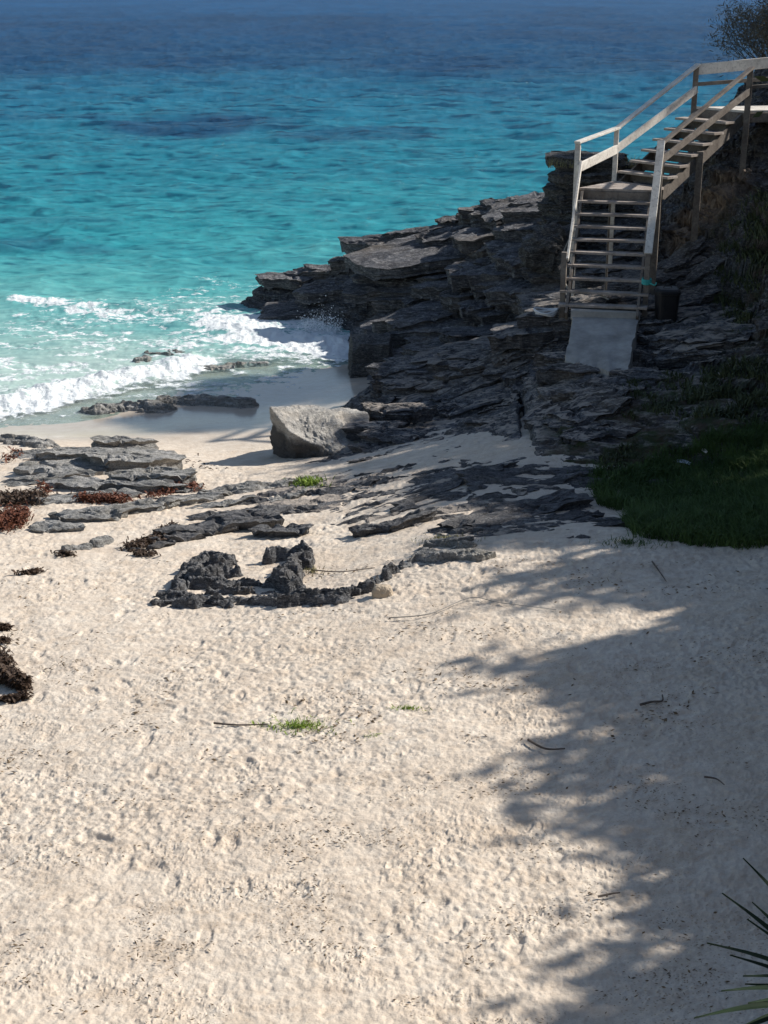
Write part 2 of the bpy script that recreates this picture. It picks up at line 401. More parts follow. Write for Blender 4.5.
M_BOUL = rock_mat('boulder_limestone', dark=(.24, .23, .215), mid=(.50, .475, .43), light=(.66, .62, .56), tanamt=.6, tan=(.66, .57, .46), amt=.7, sc=1.6)
M_FLAT = rock_mat('flat_limestone', dark=(.05, .05, .055), mid=(.15, .15, .155), light=(.36, .35, .33), sandy=0, amt=.5, tanamt=.1)
M_BLACKR = rock_mat('dark_pitted_limestone', dark=(.03, .03, .032), mid=(.10, .10, .10), light=(.32, .30, .27), tanamt=.15, amt=.8, sc=2)
M_WEEDK = simple('dark_seaweed', (.018, .010, .008), (.07, .04, .02), 20, .7)
M_WEEDR = simple('red_brown_seaweed', (.045, .014, .008), (.16, .05, .02), 20, .7)
M_WOODL = wood_mat('weathered_pale_wood', (.48, .44, .39), (.72, .68, .61))
M_WOODD = wood_mat('weathered_brown_wood', (.11, .09, .075), (.23, .20, .17))
M_WOODT = wood_mat('weathered_tread_wood', (.22, .18, .15), (.40, .35, .31))
M_CONC = simple('concrete', (.20, .19, .175), (.44, .42, .385), 2.2, .9, bump=.006)
M_BLACKP = simple('black_plastic', (.010, .010, .012), (.018, .018, .02), 6, .45)
M_ROPEW = simple('white_rope', (.5, .5, .5), (.7, .7, .7), 60, .8)
M_ROPEG = simple('grey_rope', (.20, .19, .17), (.32, .30, .27), 60, .85)
M_TEAL = simple('teal_rope', (.03, .28, .26), (.08, .42, .38), 60, .7)
M_GRASS = simple('grass_blades', (.022, .055, .012), (.085, .14, .035), 3, .7, bump=0)
M_LIME = simple('bright_green_leaf', (.10, .17, .02), (.26, .34, .05), 20, .6, bump=0)
M_DRY = simple('dry_grass', (.16, .16, .07), (.32, .28, .15), 12, .8, bump=0)
M_BARK = simple('grey_bark', (.06, .05, .042), (.15, .13, .11), 14, .9, bump=.01)
M_LEAF = simple('olive_leaf', (.03, .045, .018), (.085, .10, .045), 4, .6, bump=0)
M_TWIGL = simple('twiggy_leaf', (.06, .055, .04), (.14, .12, .09), 6, .7, bump=0)
M_YUC = simple('yucca_leaf', (.006, .013, .006), (.014, .028, .011), 3, .7, stretch=(1, 1, 1), bump=0, spec=.12)
M_LIT = simple('dead_leaf', (.05, .032, .018), (.24, .17, .10), 9, .9, bump=0)
M_LITP = simple('pale_crumb', (.5, .44, .36), (.66, .6, .52), 9, .9, bump=0)
M_TWIG = simple('dead_twig', (.05, .04, .032), (.15, .12, .10), 12, .9)
M_PLW = simple('pale_plastic', (.55, .62, .75), (.75, .8, .88), 4, .4, bump=0)
def stain_shade_boulder():  # tide stain low down; the left face's shade is painted in too
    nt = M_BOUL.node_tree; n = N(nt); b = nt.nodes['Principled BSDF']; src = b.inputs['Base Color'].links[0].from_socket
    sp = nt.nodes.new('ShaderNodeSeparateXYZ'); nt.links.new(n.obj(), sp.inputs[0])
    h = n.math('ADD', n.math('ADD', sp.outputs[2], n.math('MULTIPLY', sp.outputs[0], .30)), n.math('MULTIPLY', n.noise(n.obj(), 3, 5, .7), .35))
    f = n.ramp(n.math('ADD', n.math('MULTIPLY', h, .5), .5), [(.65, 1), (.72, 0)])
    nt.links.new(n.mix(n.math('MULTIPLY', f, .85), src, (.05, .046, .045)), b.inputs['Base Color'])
stain_shade_boulder()
M_SEA = water_mat()
M_SPRAY = simple('sea_spray', (.8, .82, .84), (.9, .9, .9), 4, .4, bump=0)

# ---------------------------------------------------------------- sand
def fan_axis(n_in, n_out, s_in=.285, s_out=.95):
    a = np.linspace(-s_in, s_in, n_in); t = np.linspace(0, 1, n_out+1)[1:]
    o = s_in+(s_out-s_in)*t**1.5
    return np.r_[-o[::-1], a, o]
def dent(X, Y, Z, n, box, a=(.05, .14), dep=(.008, .03), seed=1):
    rg = np.random.default_rng(seed)
    return Z
def build_sand():
    ys = [1.0]
    while ys[-1] < 37:
        y = ys[-1]; ys.append(y+max(.012 if y > 7.4 else .08, y*y/(F*6.6)*.95))
    ys = np.array(ys); s = fan_axis(1000, 60)
    Y = np.repeat(ys[:, None], len(s), 1); X = s[None]*(Y+1.2)
    Z = zs(X, Y)
    # bank: behind the crest at the grass the sand drops
    crest = P(560, 548, 1.9)[1]
    dry = sm(.15, .5, Z)
    wob = .35*fbm(X/6, Y/4, 3, 2)
    dd = .06*fbm(X/1.1, Y/.8, 3, 70) + .03*fbm(X/.42, Y/.34, 3, 71)
    patch = sm(-.25, .35, fbm(X/2.1, Y/1.6, 3, 75))
    # trampled surface: overlapping scoops with raised rims
    n1 = fbm(X/.17, Y/.14, 2, 80); n2 = fbm(X/.085, Y/.07, 2, 81)
    n3 = np.abs(pn(X/.13+.3*n1, Y/.11, 85))
    rough = (.55+.75*patch)
    tr = rough*(-.009*sm(.05, .8, n1) + .008*n2 + .010*np.minimum(n3, .35))
    crumbz = sm(.0, .4, fbm(X/.9, Y/.6, 3, 88))
    cr = fbm(X/.034, Y/.03, 2, 90); tr = tr + .008*sm(.15, .6, cr)*crumbz*sm(15, 12, Y)
    # vehicle / rake like marks in the foreground
    trk = np.sin((X*1.0+.12*Y+.04*fbm(X, Y, 2, 99))*2*np.pi/.085)*sm(9.6, 9.0, Y)*sm(.0, .4, fbm(X/.8+9, Y/.5, 2, 98))
    tr = tr + .0012*trk + .0045*fbm(X/.055, Y/.045, 2, 93)*sm(19, 15, Y)
    Z = Z + dry*(dd*.35+tr)
    # footprints
    rg = np.random.default_rng(3); fx = []
    for k in range(50):                                  # walking lines
        x, y = rg.uniform(-5, 2.5), rg.uniform(8.2, 19); a = rg.uniform(0, 2*np.pi)
        for j in range(7):
            fx.append((x+.09*(-1)**j*-math.sin(a), y+.09*(-1)**j*math.cos(a), a)); x += .58*math.cos(a); y += .58*math.sin(a)
    for (x, y, a) in fx:
        i0 = np.searchsorted(ys, y-.3); i1 = np.searchsorted(ys, y+.3)
        if i1-i0 < 2: continue
        xs = X[i0]; j0 = np.searchsorted(xs, x-.4); j1 = np.searchsorted(xs, x+.4)
        if j1-j0 < 2: continue
        dx = X[i0:i1, j0:j1]-x; dy = Y[i0:i1, j0:j1]-y
        u = (dx*math.cos(a)+dy*math.sin(a))/.135; v = (-dx*math.sin(a)+dy*math.cos(a))/.06
        r = np.hypot(u, v); d = rg.uniform(.005, .016)
        Z[i0:i1, j0:j1] += dry[i0:i1, j0:j1]*(-d*sm(1.05, .6, r)+.20*d*np.exp(-((r-1.3)/.25)**2))
    wet = sm(.30, .12, Z+.03*fbm(X/1.5, Y, 3, 100))
    Z = Z - .5*sm(0, 1, 0*X)
    ob = grid_mesh('beach_sand', X, Y, Z, M_SAND, smooth=True, attrs={'wet': wet.ravel()})
    tag(ob, 'pale pinkish coral sand beach, trampled and scattered with crumbs', kind='structure')
build_sand()

# ---------------------------------------------------------------- rocky headland and bank
def build_head():
    ys = np.arange(16.5, 39.8, .036); s = fan_axis(880, 130, .275, .62)
    Y = np.repeat(ys[:, None], len(s), 1); X = s[None]*(Y+1)
    Z = zr(X, Y); zsn = zs(X, Y)
    b = zr0(X, Y)
    keep = (Z > zsn-.12) & (Z > -.6) & ((X > -2.6+.1*(Y-22)*0) | (Y > 33.5))
    gy = np.gradient(Z, axis=0)/.036; gx = np.gradient(Z, axis=1)/np.gradient(X, axis=1)
    steep = sm(.5, 1.6, np.hypot(gx, gy))*sm(.05, .5, Z-zsn)
    lay = pn(X*.5+3, (Z+.06*X)*9, 500)+.6*pn(X*1.1, (Z+.06*X)*22, 501)
    n_ = np.hypot(gx, gy)+1e-6
    Y = Y-steep*.13*lay*np.sign(gy)*np.abs(gy)/n_; X = X-steep*.13*lay*gx/n_
    # fade out the rock under the left beach (separate outcrops stand there)
    bank = sm(4.6, 6.0, X+.35*fbm(X/1.5, Y/1.5, 3, 7)-(Y-22)*.12)*sm(31, 29.5, Y)*sm(5.0,4.2,b)
    pit = sm(.45, .2, np.hypot((X-P(680,440,1.8)[0])/2.3, (Y-P(680,440,1.8)[1])/3.2)-.45+.2*fbm(X, Y, 3, 12))
    bank = np.maximum(bank*.9, pit)
    c0 = W(712, 28.4, 4.5); tc = np.exp(-(((X-c0[0])/.75)**2+((Y-c0[1])/.7)**2)**2)
    grid_mesh('rocky_headland', X, Y, Z, M_HEAD, keepv=keep, attrs={'bank': bank.ravel(), 'tancut': tc.ravel()})
    o = bpy.data.objects['rocky_headland']
    tag(o, 'dark layered limestone headland stepping down to the sea below the stairs', kind='structure')
build_head()
def slab(c, ax, rx, ry, th, sx, sy, rg, na=56, nr=9, ns=6, under=.5, rough=.03):
    """one broken sheet of rock: centre c, long axis angle ax, half sizes, thickness, slopes of its top"""
    t = np.linspace(0, 2*np.pi, na, endpoint=False); k = rg.integers(6, 9)
    an = np.sort(rg.uniform(0, 2*np.pi, k)+0); an = np.linspace(0, 2*np.pi, k, endpoint=False)+rg.normal(0, .28, k); dd = rg.uniform(.72, 1.05, k)
    r = np.full(na, 3.0)
    for a, d in zip(an, dd):
        cs = np.cos(t-a); r = np.where(cs > .15, np.minimum(r, d/np.maximum(cs, .15)), r)
    so = rg.uniform(0, 50); r = np.minimum(r, 1.35)*(1+.10*fbm(np.cos(t)*1.6+so, np.sin(t)*1.6, 3, 5)+.05*fbm(np.cos(t)*7+so, np.sin(t)*7, 2, 6))
    V = []
    for i in range(1, nr+1):
        f = i/nr; x = np.cos(t)*r*rx*f; y = np.sin(t)*r*ry*f; V.append((x, y, np.where(f == 1, -.012, 0)+0*x))
    lay = rg.uniform(-1, 1, ns)
    for j in range(ns):
        dz = th*(j+1)/ns; ins = (.03+under*.5*dz)+.035*lay[j]+.02*fbm(np.cos(t)*4+so, np.sin(t)*4+j*.7, 3, 8)
        x = np.cos(t)*(r*rx-ins); y = np.sin(t)*(r*ry-ins); V.append((x, y, -dz+0*x))
    P_ = np.stack([np.concatenate([a[k_] for a in V]) for k_ in range(3)], 1)
    P_ = np.vstack([[0, 0, 0], P_]); ca, sa = math.cos(ax), math.sin(ax)
    X = P_[:, 0]*ca-P_[:, 1]*sa; Y = P_[:, 0]*sa+P_[:, 1]*ca
    wx, wy = X+c[0], Y+c[1]
    Z = P_[:, 2]+sx*X+sy*Y+rough*(1.6*fbm(wx/.7, wy/.3, 4, 610)+.7*fbm(wx/.12, wy/.07, 3, 611)) - rough*2.2*sm(.10, .0, np.abs(fbm(wx/1.1, wy/.6, 3, 612)))
    fs = [(0, 1+q, 1+(q+1) % na) for q in range(na)]
    for i in range(nr+ns-1):
        b = 1+i*na; fs += [(b+q, b+na+q, b+na+(q+1) % na, b+(q+1) % na) for q in range(na)]
    return np.stack([wx, wy, Z+c[2]], 1), fs
def slab_field(name, items, mt, rg, smooth=False, **k):
    VV = []; T3 = []; off = 0
    for it in items:
        v, f = slab(*it, rg=rg, **k); VV.append(v)
        for q in f:
            T3.append(tuple(a+off for a in q))
        off += len(v)
    return mesh_np(name, np.concatenate(VV), T3, mt, smooth)
def grad(fn, x, y, e=.4):
    a = fn(np.array([x+e, x-e, x, x, x]), np.array([y, y, y+e, y-e, y])); return (a[0]-a[1])/(2*e), (a[2]-a[3])/(2*e), a[4]
def build_ledges():
    rg = np.random.default_rng(77); it = []
    # big sheets on the headland proper
    n = 0
    while n < 190:
        Y = rg.uniform(25.6, 37.2); u = rg.uniform(240, 640); X = (u-384)/F*(Y*CP+2.3)
        gx, gy, z = grad(zr0, X, Y)
        if z < .25 or z-float(zs0(np.array([X]), np.array([Y]))[0]) < .2: continue
        if z > 3.1: continue
        r = rg.lognormal(-.25, .38); far = 1 if Y > 29 else .75
        ul = 384+F*(X-r*1.1*far)/(Y*CP+2.4)
        if ul < (246 if Y > 35.3 else 318 if Y > 33.6 else 352 if Y > 31.2 else 388 if Y > 28.6 else 372): continue
        n += 1
        it.append(((X, Y, z+rg.uniform(-.06, .16)), rg.normal(.08, .35), r*1.15*far, r*.60*far, rg.uniform(.2, .42), float(np.clip(gx, -.1, .12))+rg.normal(0, .035), float(np.clip(gy*.35, 0, .16))+rg.normal(0, .035)))
    # the broken apron between stair, crack and sand
    n = 0
    while n < 150:
        Y = rg.uniform(19.5, 27.5); u = rg.uniform(372, 705); X = (u-384)/F*(Y*CP+2.3)
        gx, gy, z = grad(zr0, X, Y)
        if z-float(zs0(np.array([X]), np.array([Y]))[0]) < .13 or (565 < u < 645 and 22.3 < Y < 27.2) or (u > 632 and Y < 23.2) or (530 < u < 580 and 24.6 < Y < 26.6): continue
        r = min(rg.lognormal(-.8, .5), .85)
        if (u-384+F*r*1.3/(Y+2.3) > 262 and Y < 23.4): continue
        if 384+F*(X-r)/(Y*CP+2.3) < 368: continue
        if 19.6 < Y < 24.7 and abs(u-524) < 7+.95*r*F/(Y+2): continue
        n += 1
        it.append(((X, Y, z+rg.uniform(-.04, .07)), rg.normal(.02, .4), r*1.2, r*.6, rg.uniform(.15, .3), gx*.5+rg.normal(0, .05), gy*.5+rg.normal(0, .05)))
    for (u, Y, z, r) in ((378, 23.4, .98, .5), (396, 23.0, .95, .55), (384, 24.3, 1.0, .5), (372, 22.7, .82, .4), (400, 24.2, 1.05, .5), (578, 23.2, 2.0, .5), (606, 22.5, 1.97, .45), (560, 23.9, 2.02, .4), (640, 22.7, 2.02, .5), (622, 22.2, 1.95, .4), (590, 22.2, 1.9, .55)):
        q = W(u, Y, z); it.append(((q[0], q[1], z+.02), rg.normal(.1, .3), r*1.1, r*.5, .25, .03, .06))
    o = slab_field('rock_ledges', it, M_HEAD, rg)
    tag(o, 'thin broken sheets of dark limestone stepping down the headland to the sand', kind='structure')
    # sheets nearly flush with the sand
    it = []; n = 0
    while n < 78:
        v = rg.uniform(448, 540); u = rg.uniform(225, 640)
        lo = 478 if u < 330 else 450
        if v < lo or (u < 330 and v > 512) or (u > 600 and v < 470): continue
        if v > 520 and u < 480 or u > 596: continue
        p = PS(u, v); gx, gy, z = grad(zs0, p[0], p[1]); n += 1; r = rg.lognormal(-1.15, .5)
        it.append(((p[0], p[1], z+rg.normal(-.012, .02)), rg.normal(.08, .35), r*1.7, r*.5, .12, gx+rg.normal(0, .03), gy+rg.normal(0, .05)))
    o = slab_field('bedrock_sheets', it, M_FLAT, rg, nr=9, ns=3, rough=.042)
    tag(o, 'flat dark sheets of bedrock showing through the sand in thin ribs', kind='structure')
build_ledges()

# ---------------------------------------------------------------- sea
def build_sea():
    ys = [21.0]
    while ys[-1] < 6000:
        y = ys[-1]; ys.append(y+max(.028, y*y/(F*8)*(.8 if y < 420 else 4)))
    ys = np.array(ys); s = np.r_[-np.linspace(.29, 1.6, 60)[::-1], np.linspace(-.285, .285, 800), np.linspace(.29, 1.6, 60)]
    Y = np.repeat(ys[:, None], len(s), 1); X = s[None]*(Y+1)
    far = sm(25, 60, Y)
    amp = .02+.16*sm(27, 45, Y)+.12*sm(60,150,Y)
    px = Y*Y/(F*8)                                    # size of what can be resolved keeps the far sea calm
    A = 0
    for (L, a, th, sd) in ((5.5, .55, .06, 1), (2.6, .34, -.18, 2), (1.3, .20, .25, 3), (.6, .10, -.1, 4)):
        xx = X*math.cos(th)+Y*math.sin(th); yy = -X*math.sin(th)+Y*math.cos(th)
        n = pn(xx/(L*1.8), yy/L, sd*7)+.5*pn(xx/(L*1.2)+5, yy/(L*.6), sd*7+3)
        A = A + a*(1-np.abs(n))**2*2*sm(L*1.5, L*.3, px*.35)
    Z = amp*(A-.8)
    v = 512-F*np.tan(PITCH-np.arctan(CAMH/Y))        # used only to list depth colours by distance from shore
    st = [(25, (.42, .52, .47)), (29.5, (.34, .44, .40)), (33.5, (.21, .36, .335)), (38, (.075, .29, .29)), (46, (.026, .20, .23)), (60, (.017, .15, .195)),
          (80, (.014, .12, .18)), (105, (.013, .095, .16)), (135, (.013, .075, .145)), (200, (.013, .075, .175)), (400, (.015, .082, .195)), (6000, (.013, .07, .17))]
    st = [(a, (c[0]*1.3, min(c[1]*1.27, .6), min(c[2]*1.26, .6))) for a, c in st]
    wob = fbm(X/9, Y/6, 4, 30)
    Ye = Y*(1+.09*wob)
    C = np.stack([np.interp(Ye, [a for a, c in st], [c[k] for a, c in st]) for k in range(3)], -1)
    # sandy light patches and darker reef patches on the bottom
    reef = np.zeros_like(X)
    def blob(u, vv, wu, hv, k=1.0):
        nonlocal reef
        c = P(u, vv, 0); top = P(u, vv-hv, 0)[1]; bot = P(u, vv+hv, 0)[1]; w = abs(P(u+wu, vv, 0)[0]-c[0])
        hy = np.where(Y > c[1], top-c[1], c[1]-bot)
        d = np.hypot((X-c[0])/w, (Y-c[1])/hy)+.55*fbm(X/(c[1]*.12), Y/(c[1]*.16), 4, 44)
        reef = np.maximum(reef, k*sm(1.15, .6, d))
    blob(200, 125, 125, 13, .95); blob(340, 138, 110, 8, .6); blob(650, 112, 60, 6, .4); blob(470, 95, 90, 5, .4); blob(10, 118, 60, 6, .3); blob(20, 246, 45, 9, .55); blob(90, 250, 40, 5, .4); blob(60, 225, 90, 5, .2)
    y0 = P(0, 74, 0)[1]; y1 = P(0, 20, 0)[1]
    band = sm(y0-14, y0+8, Y+14*fbm(X/25, Y/40, 4, 46))*(.55+.45*sm(y1+120, y1-20, Y+90*fbm(X/50, Y/90, 3, 47)))
    reef = np.maximum(reef, band*(.85+.45*fbm(X/22, Y/34, 4, 48)))
    rc = np.array([.014, .050, .115])
    reef = np.clip(reef, 0, 1)[..., None]
    C = C*(1-reef*.85)+rc*reef*.85
    # wave shading painted into the colour: dark backs and bright shoulders of small waves
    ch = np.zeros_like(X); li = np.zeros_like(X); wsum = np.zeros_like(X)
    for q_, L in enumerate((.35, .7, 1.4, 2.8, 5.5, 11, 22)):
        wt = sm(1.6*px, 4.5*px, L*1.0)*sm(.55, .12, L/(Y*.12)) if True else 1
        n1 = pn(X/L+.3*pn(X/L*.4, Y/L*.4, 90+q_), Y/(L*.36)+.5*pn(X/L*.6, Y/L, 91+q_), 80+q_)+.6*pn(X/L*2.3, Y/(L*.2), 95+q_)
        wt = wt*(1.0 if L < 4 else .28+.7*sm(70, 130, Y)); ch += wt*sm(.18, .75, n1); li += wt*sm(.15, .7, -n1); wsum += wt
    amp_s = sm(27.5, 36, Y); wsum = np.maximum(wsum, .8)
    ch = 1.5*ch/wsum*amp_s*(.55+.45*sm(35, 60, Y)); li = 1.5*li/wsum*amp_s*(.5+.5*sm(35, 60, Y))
    # foam
    foam = np.zeros_like(X)
    def fo(pts, r, k, sx=1.0):
        nonlocal foam, Z
        pw = [P(a, b, 0) for a, b in pts]
        d = seg_d(X, Y, pw)/r+.5*fbm(X/.9, Y/.7, 4, 60)
        foam = np.maximum(foam, k*sm(1.25, .25, d))
    fo([(20, 302), (70, 309), (130, 317)], .55, .75); fo([(130, 317), (200, 318), (270, 325)], 1.9, .56); fo([(80, 318), (200, 302), (260, 312)], 2.3, .50); fo([(200, 340), (120, 345)], 1.5, .42); fo([(0, 350), (100, 350), (200, 335)], 1.2, .30)
    fo([(180, 308), (240, 312), (290, 318)], 1.2, .5)
    fo([(225, 325), (290, 345), (345, 352)], 1.5, .95); fo([(290, 322), (340, 340)], 1.0, .8); fo([(190, 340), (260, 355), (330, 358)], .9, .62)
    fo([(215, 282), (255, 290)], .8, .45); fo([(60, 340), (160, 345)], 1.2, .3)
    fo([(-30, 415), (30, 403), (70, 395), (110, 383), (150, 377), (190, 367)], .95, .88)
    fo([(-20, 392), (60, 384), (120, 368)], .6, .5); fo([(120, 360), (210, 350)], .5, .5); fo([(200, 300), (160, 296)], .5, .35)
    fo([(250, 345), (310, 372)], .7, .5); fo([(290, 350), (352, 358)], .8, .6); fo([(300, 366), (350, 372)], .5, .45); fo([(-20, 424), (60, 416), (100, 410)], .5, .45); fo([(150, 395), (260, 380), (330, 372)], .7, .38)
    lines = .70*sm(.26, .02, np.abs(fbm(X/2.2, Y/1.1, 4, 63)))*sm(40, 33, Y)*sm(1.5, -1, X-2)*sm(27.5,29,Y)
    foam = np.maximum(foam, lines)
    # breaking crests stand up
    d1 = seg_d(X, Y, [P(a, b, 0) for a, b in [(-40, 408), (30, 398), (90, 385), (150, 374), (195, 362)]])
    Z = Z + .20*np.exp(-(d1/.42)**2)*(.8+.5*fbm(X/.5, Y/.4, 4, 66))
    d2 = seg_d(X, Y, [P(a, b, 0) for a, b in [(225, 330), (290, 338), (345, 345)]])
    Z = Z + .09*np.exp(-(d2/.5)**2)*(.8+.6*fbm(X/.5, Y/.4, 4, 67))
    d3 = seg_d(X, Y, [P(a, b, 0) for a, b in [(20, 300), (90, 308), (220, 310)]])
    Z = Z + .08*np.exp(-(d3/.4)**2)
    Z = Z + foam*.05*fbm(X/.22, Y/.2, 3, 68)
    dep = Z-zs(X, Y)
    clear = np.clip(sm(.17, .05, dep), 0, 1)
    keep = (dep > -.10) | (Y > 34)
    grid_mesh('sea', X, Y, Z, M_SEA, keepv=keep, smooth=True, attrs={'wcol': C.reshape(-1, 3), 'foam': foam.ravel(), 'wave_shade': ch.ravel(), 'lift': np.clip(li, 0, 1).ravel(), 'clear': (clear*(1-foam*.5)).ravel()})
    tag(bpy.data.objects['sea'], 'turquoise sea turning deep blue over dark reefs, foaming at the shore', kind='structure')
    sky = None
build_sea()

# ---------------------------------------------------------------- outcrops as things of their own
def outcrop(name, label, strokes, mat_, group=None, base='s', res=None, rough=1.0, strata=.5, fine=1.0, cat='rock', seed=0, drop=.05, gaps=.35):
    pl = []
    for pts, r, h in strokes:
        if base == 's': pl.append(([PS(u, v) for u, v in pts], r, h))
        else: pl.append(([P(u, v, base) for u, v in pts], r, h))
    allp = np.array([q for a, r, h in pl for q in a]); mr = max(r for a, r, h in pl)*1.5
    x0, x1 = allp[:, 0].min()-mr, allp[:, 0].max()+mr; y0, y1 = allp[:, 1].min()-mr, allp[:, 1].max()+mr
    res = res or max(.012, allp[:, 1].mean()/F*.8)
    X, Y = np.meshgrid(np.arange(x0, x1, res), np.arange(y0, y1, res))
    g = zs(X, Y) if base == 's' else np.maximum(zs(X, Y), -.25)
    wx = X+.45*mr*fbm(X/.45, Y/.3, 4, 101+seed); wy = Y+.45*mr*fbm(X/.45+7, Y/.3, 4, 102+seed)
    H = np.full_like(X, -1.0)
    for a, r, h in pl:
        if len(a) == 1: a = [a[0], a[0]+1e-4]
        d = seg_d(wx, wy, a)/r
        H = np.maximum(H, h*np.where(d < 1, (1-d**1.7), -(d-1)*1.2))
    q = H + .12*X + .15*Y; hh = max(h for a, r, h in pl)
    s1 = terr(q, .11, .2)-q
    rid = 1-np.abs(fbm(X/.22, Y/.16, 4, 103+seed))*2.4
    H = H - gaps*hh*sm(-.05, .55, fbm(X/.34, Y/.11, 4, 909+seed))
    H2 = H + strata*s1 + slabs(X, Y, .9, .4, 400+seed, .35*hh, .22, .08*hh) + rough*(.03*hh*rid + 0.20*hh*fbm(X/.6, Y/.16, 3, 105+seed)) + fine*.010*fbm(X/.05, Y/.045, 3, 107+seed) - .06*hh
    Z = g+H2
    keep = H2 > -drop
    c = allp.mean(0); c[2] = float(zs(np.array([c[0]]), np.array([c[1]]))[0])
    o = grid_mesh(name, X, Y, Z, mat_, keepv=keep, origin=c)
    return tag(o, label, cat, group)
G = 'rock outcrops showing through the sand'
outcrop('rock_outcrop', 'low dark rock at the left edge right behind the foam', [([(-20,437),(20,441),(40,446)], .3, .13)], M_GREY, G, seed=2)
outcrop('rock_outcrop', 'small grey tongue of rock lying alone in the sand below the sloping slab', [([(70,550),(98,546),(108,541)], .11, .10)], M_GREY, G, seed=4)
outcrop('curled_rock', 'curled black furrowed rock like a hook lying alone in the bright sand', [
    ([(158,600),(178,592),(186,578)], .11, .14), ([(190,572),(205,562),(225,566)], .18, .20), ([(160,602),(200,603),(250,602),(300,602),(340,600)], .21, .17), ([(190,588),(240,586),(280,588)], .07, .11), ([(195,574),(200,584),(230,576)], .14, .20), ([(215,594),(270,594)], .12, .13),
    ([(268,562),(300,556),(308,566)], .13, .22), ([(304,562),(290,576),(285,590),(300,596)], .14, .24), ([(340,600),(365,592),(382,578),(398,566)], .07, .13)], M_BLACK, seed=6, rough=.9, strata=.5, fine=2.2, gaps=.32)
outcrop('mossy_rock', 'flat topped grey rock with yellow green moss at the edge of the shade', [([(425,560),(450,558),(475,558)], .26, .13), ([(430,546),(465,546)], .16, .16), ([(405,566),(425,552)], .10, .12)], M_GREY, seed=7, strata=.9, rough=.7)
outcrop('offshore_rock', 'rounded dark rock the surf washes round, farthest out from the sand', [([(140,360),(165,352),(195,356)], .42, .24)], M_GREY, 'rocks awash in the surf', base=0, seed=9, drop=.3)
outcrop('offshore_rock', 'low dark ledge awash right of the rounded rock in the surf', [([(200,370),(235,366)], .30, .14), ([(205,362),(260,363)],.2,.10)], M_GREY, 'rocks awash in the surf', base=0, seed=10, drop=.3)
outcrop('offshore_rock', 'long dark ledge nearest the beach between foam and wet sand', [([(90,413),(130,408),(165,412)], .26, .17), ([(165,403),(215,405),(245,408)], .24, .19)], M_GREY, 'rocks awash in the surf', base=0, seed=11, drop=.3)
outcrop('offshore_rock', 'dark rock tip at the left edge behind the breaking wave', [([(-20,386),(12,384)], .3, .16)], M_GREY, 'rocks awash in the surf', base=0, seed=12, drop=.3)

def icosphere(sub):
    t = (1+5**.5)/2
    v = [(-1,t,0),(1,t,0),(-1,-t,0),(1,-t,0),(0,-1,t),(0,1,t),(0,-1,-t),(0,1,-t),(t,0,-1),(t,0,1),(-t,0,-1),(-t,0,1)]
    f = [(0,11,5),(0,5,1),(0,1,7),(0,7,10),(0,10,11),(1,5,9),(5,11,4),(11,10,2),(10,7,6),(7,1,8),(3,9,4),(3,4,2),(3,2,6),(3,6,8),(3,8,9),(4,9,5),(2,4,11),(6,2,10),(8,6,7),(9,8,1)]
    v = np.array(v, float); v /= np.linalg.norm(v, axis=1)[:, None]; f = np.array(f)
    for _ in range(sub):
        e = np.sort(np.concatenate([f[:, [0, 1]], f[:, [1, 2]], f[:, [2, 0]]]), 1)
        ue, inv = np.unique(e, axis=0, return_inverse=True); inv = inv.ravel()
        mid = v[ue[:, 0]]+v[ue[:, 1]]; mid /= np.linalg.norm(mid, axis=1)[:, None]
        n = len(v); k = len(f); a, b, c = inv[:k]+n, inv[k:2*k]+n, inv[2*k:]+n
        v = np.r_[v, mid]
        f = np.concatenate([np.stack([f[:, 0], a, c], 1), np.stack([f[:, 1], b, a], 1), np.stack([f[:, 2], c, b], 1), np.stack([a, b, c], 1)])
    return v, f
def hull_rock(name, label, c, planes, mat_, sub=6, soft=.03, amp=.04, nsc=2.5, layers=0, cat='rock', seed=0):
    """rock cut by planes (normal, distance from centre c)"""
    v, f = icosphere(sub); r = np.full(len(v), 9.0)
    for nrm, d in planes:
        nn = np.array(nrm, float); nn /= np.linalg.norm(nn); dt = v@nn
        rr = np.where(dt > 1e-3, d/np.maximum(dt, 1e-3), 9.0)
        h = np.clip(.5+.5*(rr-r)/soft, 0, 1) if soft else (rr > r)*1.0
        r = rr*(1-h)+r*h-soft*h*(1-h)
    p = v*r[:, None]
    w = p+np.array(c)
    n = fbm3(w*nsc, 5, seed); rid = 1-2*np.abs(fbm3(w*nsc*2.1+5, 4, seed+9))
    p = p + v*(amp*(n*1.2+rid*.45))[:, None]
    if layers:
        ph = (w[:, 2]+.12*w[:, 0]+.10*fbm3(w*1.5, 3, seed+3))/layers; fr = ph-np.floor(ph)
        cut = np.exp(-((fr-.5)/.14)**2)
        hd = v.copy(); hd[:, 2] = 0
        p = p - hd*(cut*.16)[:, None]*np.linalg.norm(p, axis=1)[:, None]*.6
    return tag(mesh_np(name, p+np.array(c), f, mat_, origin=tuple(c)), label, cat)
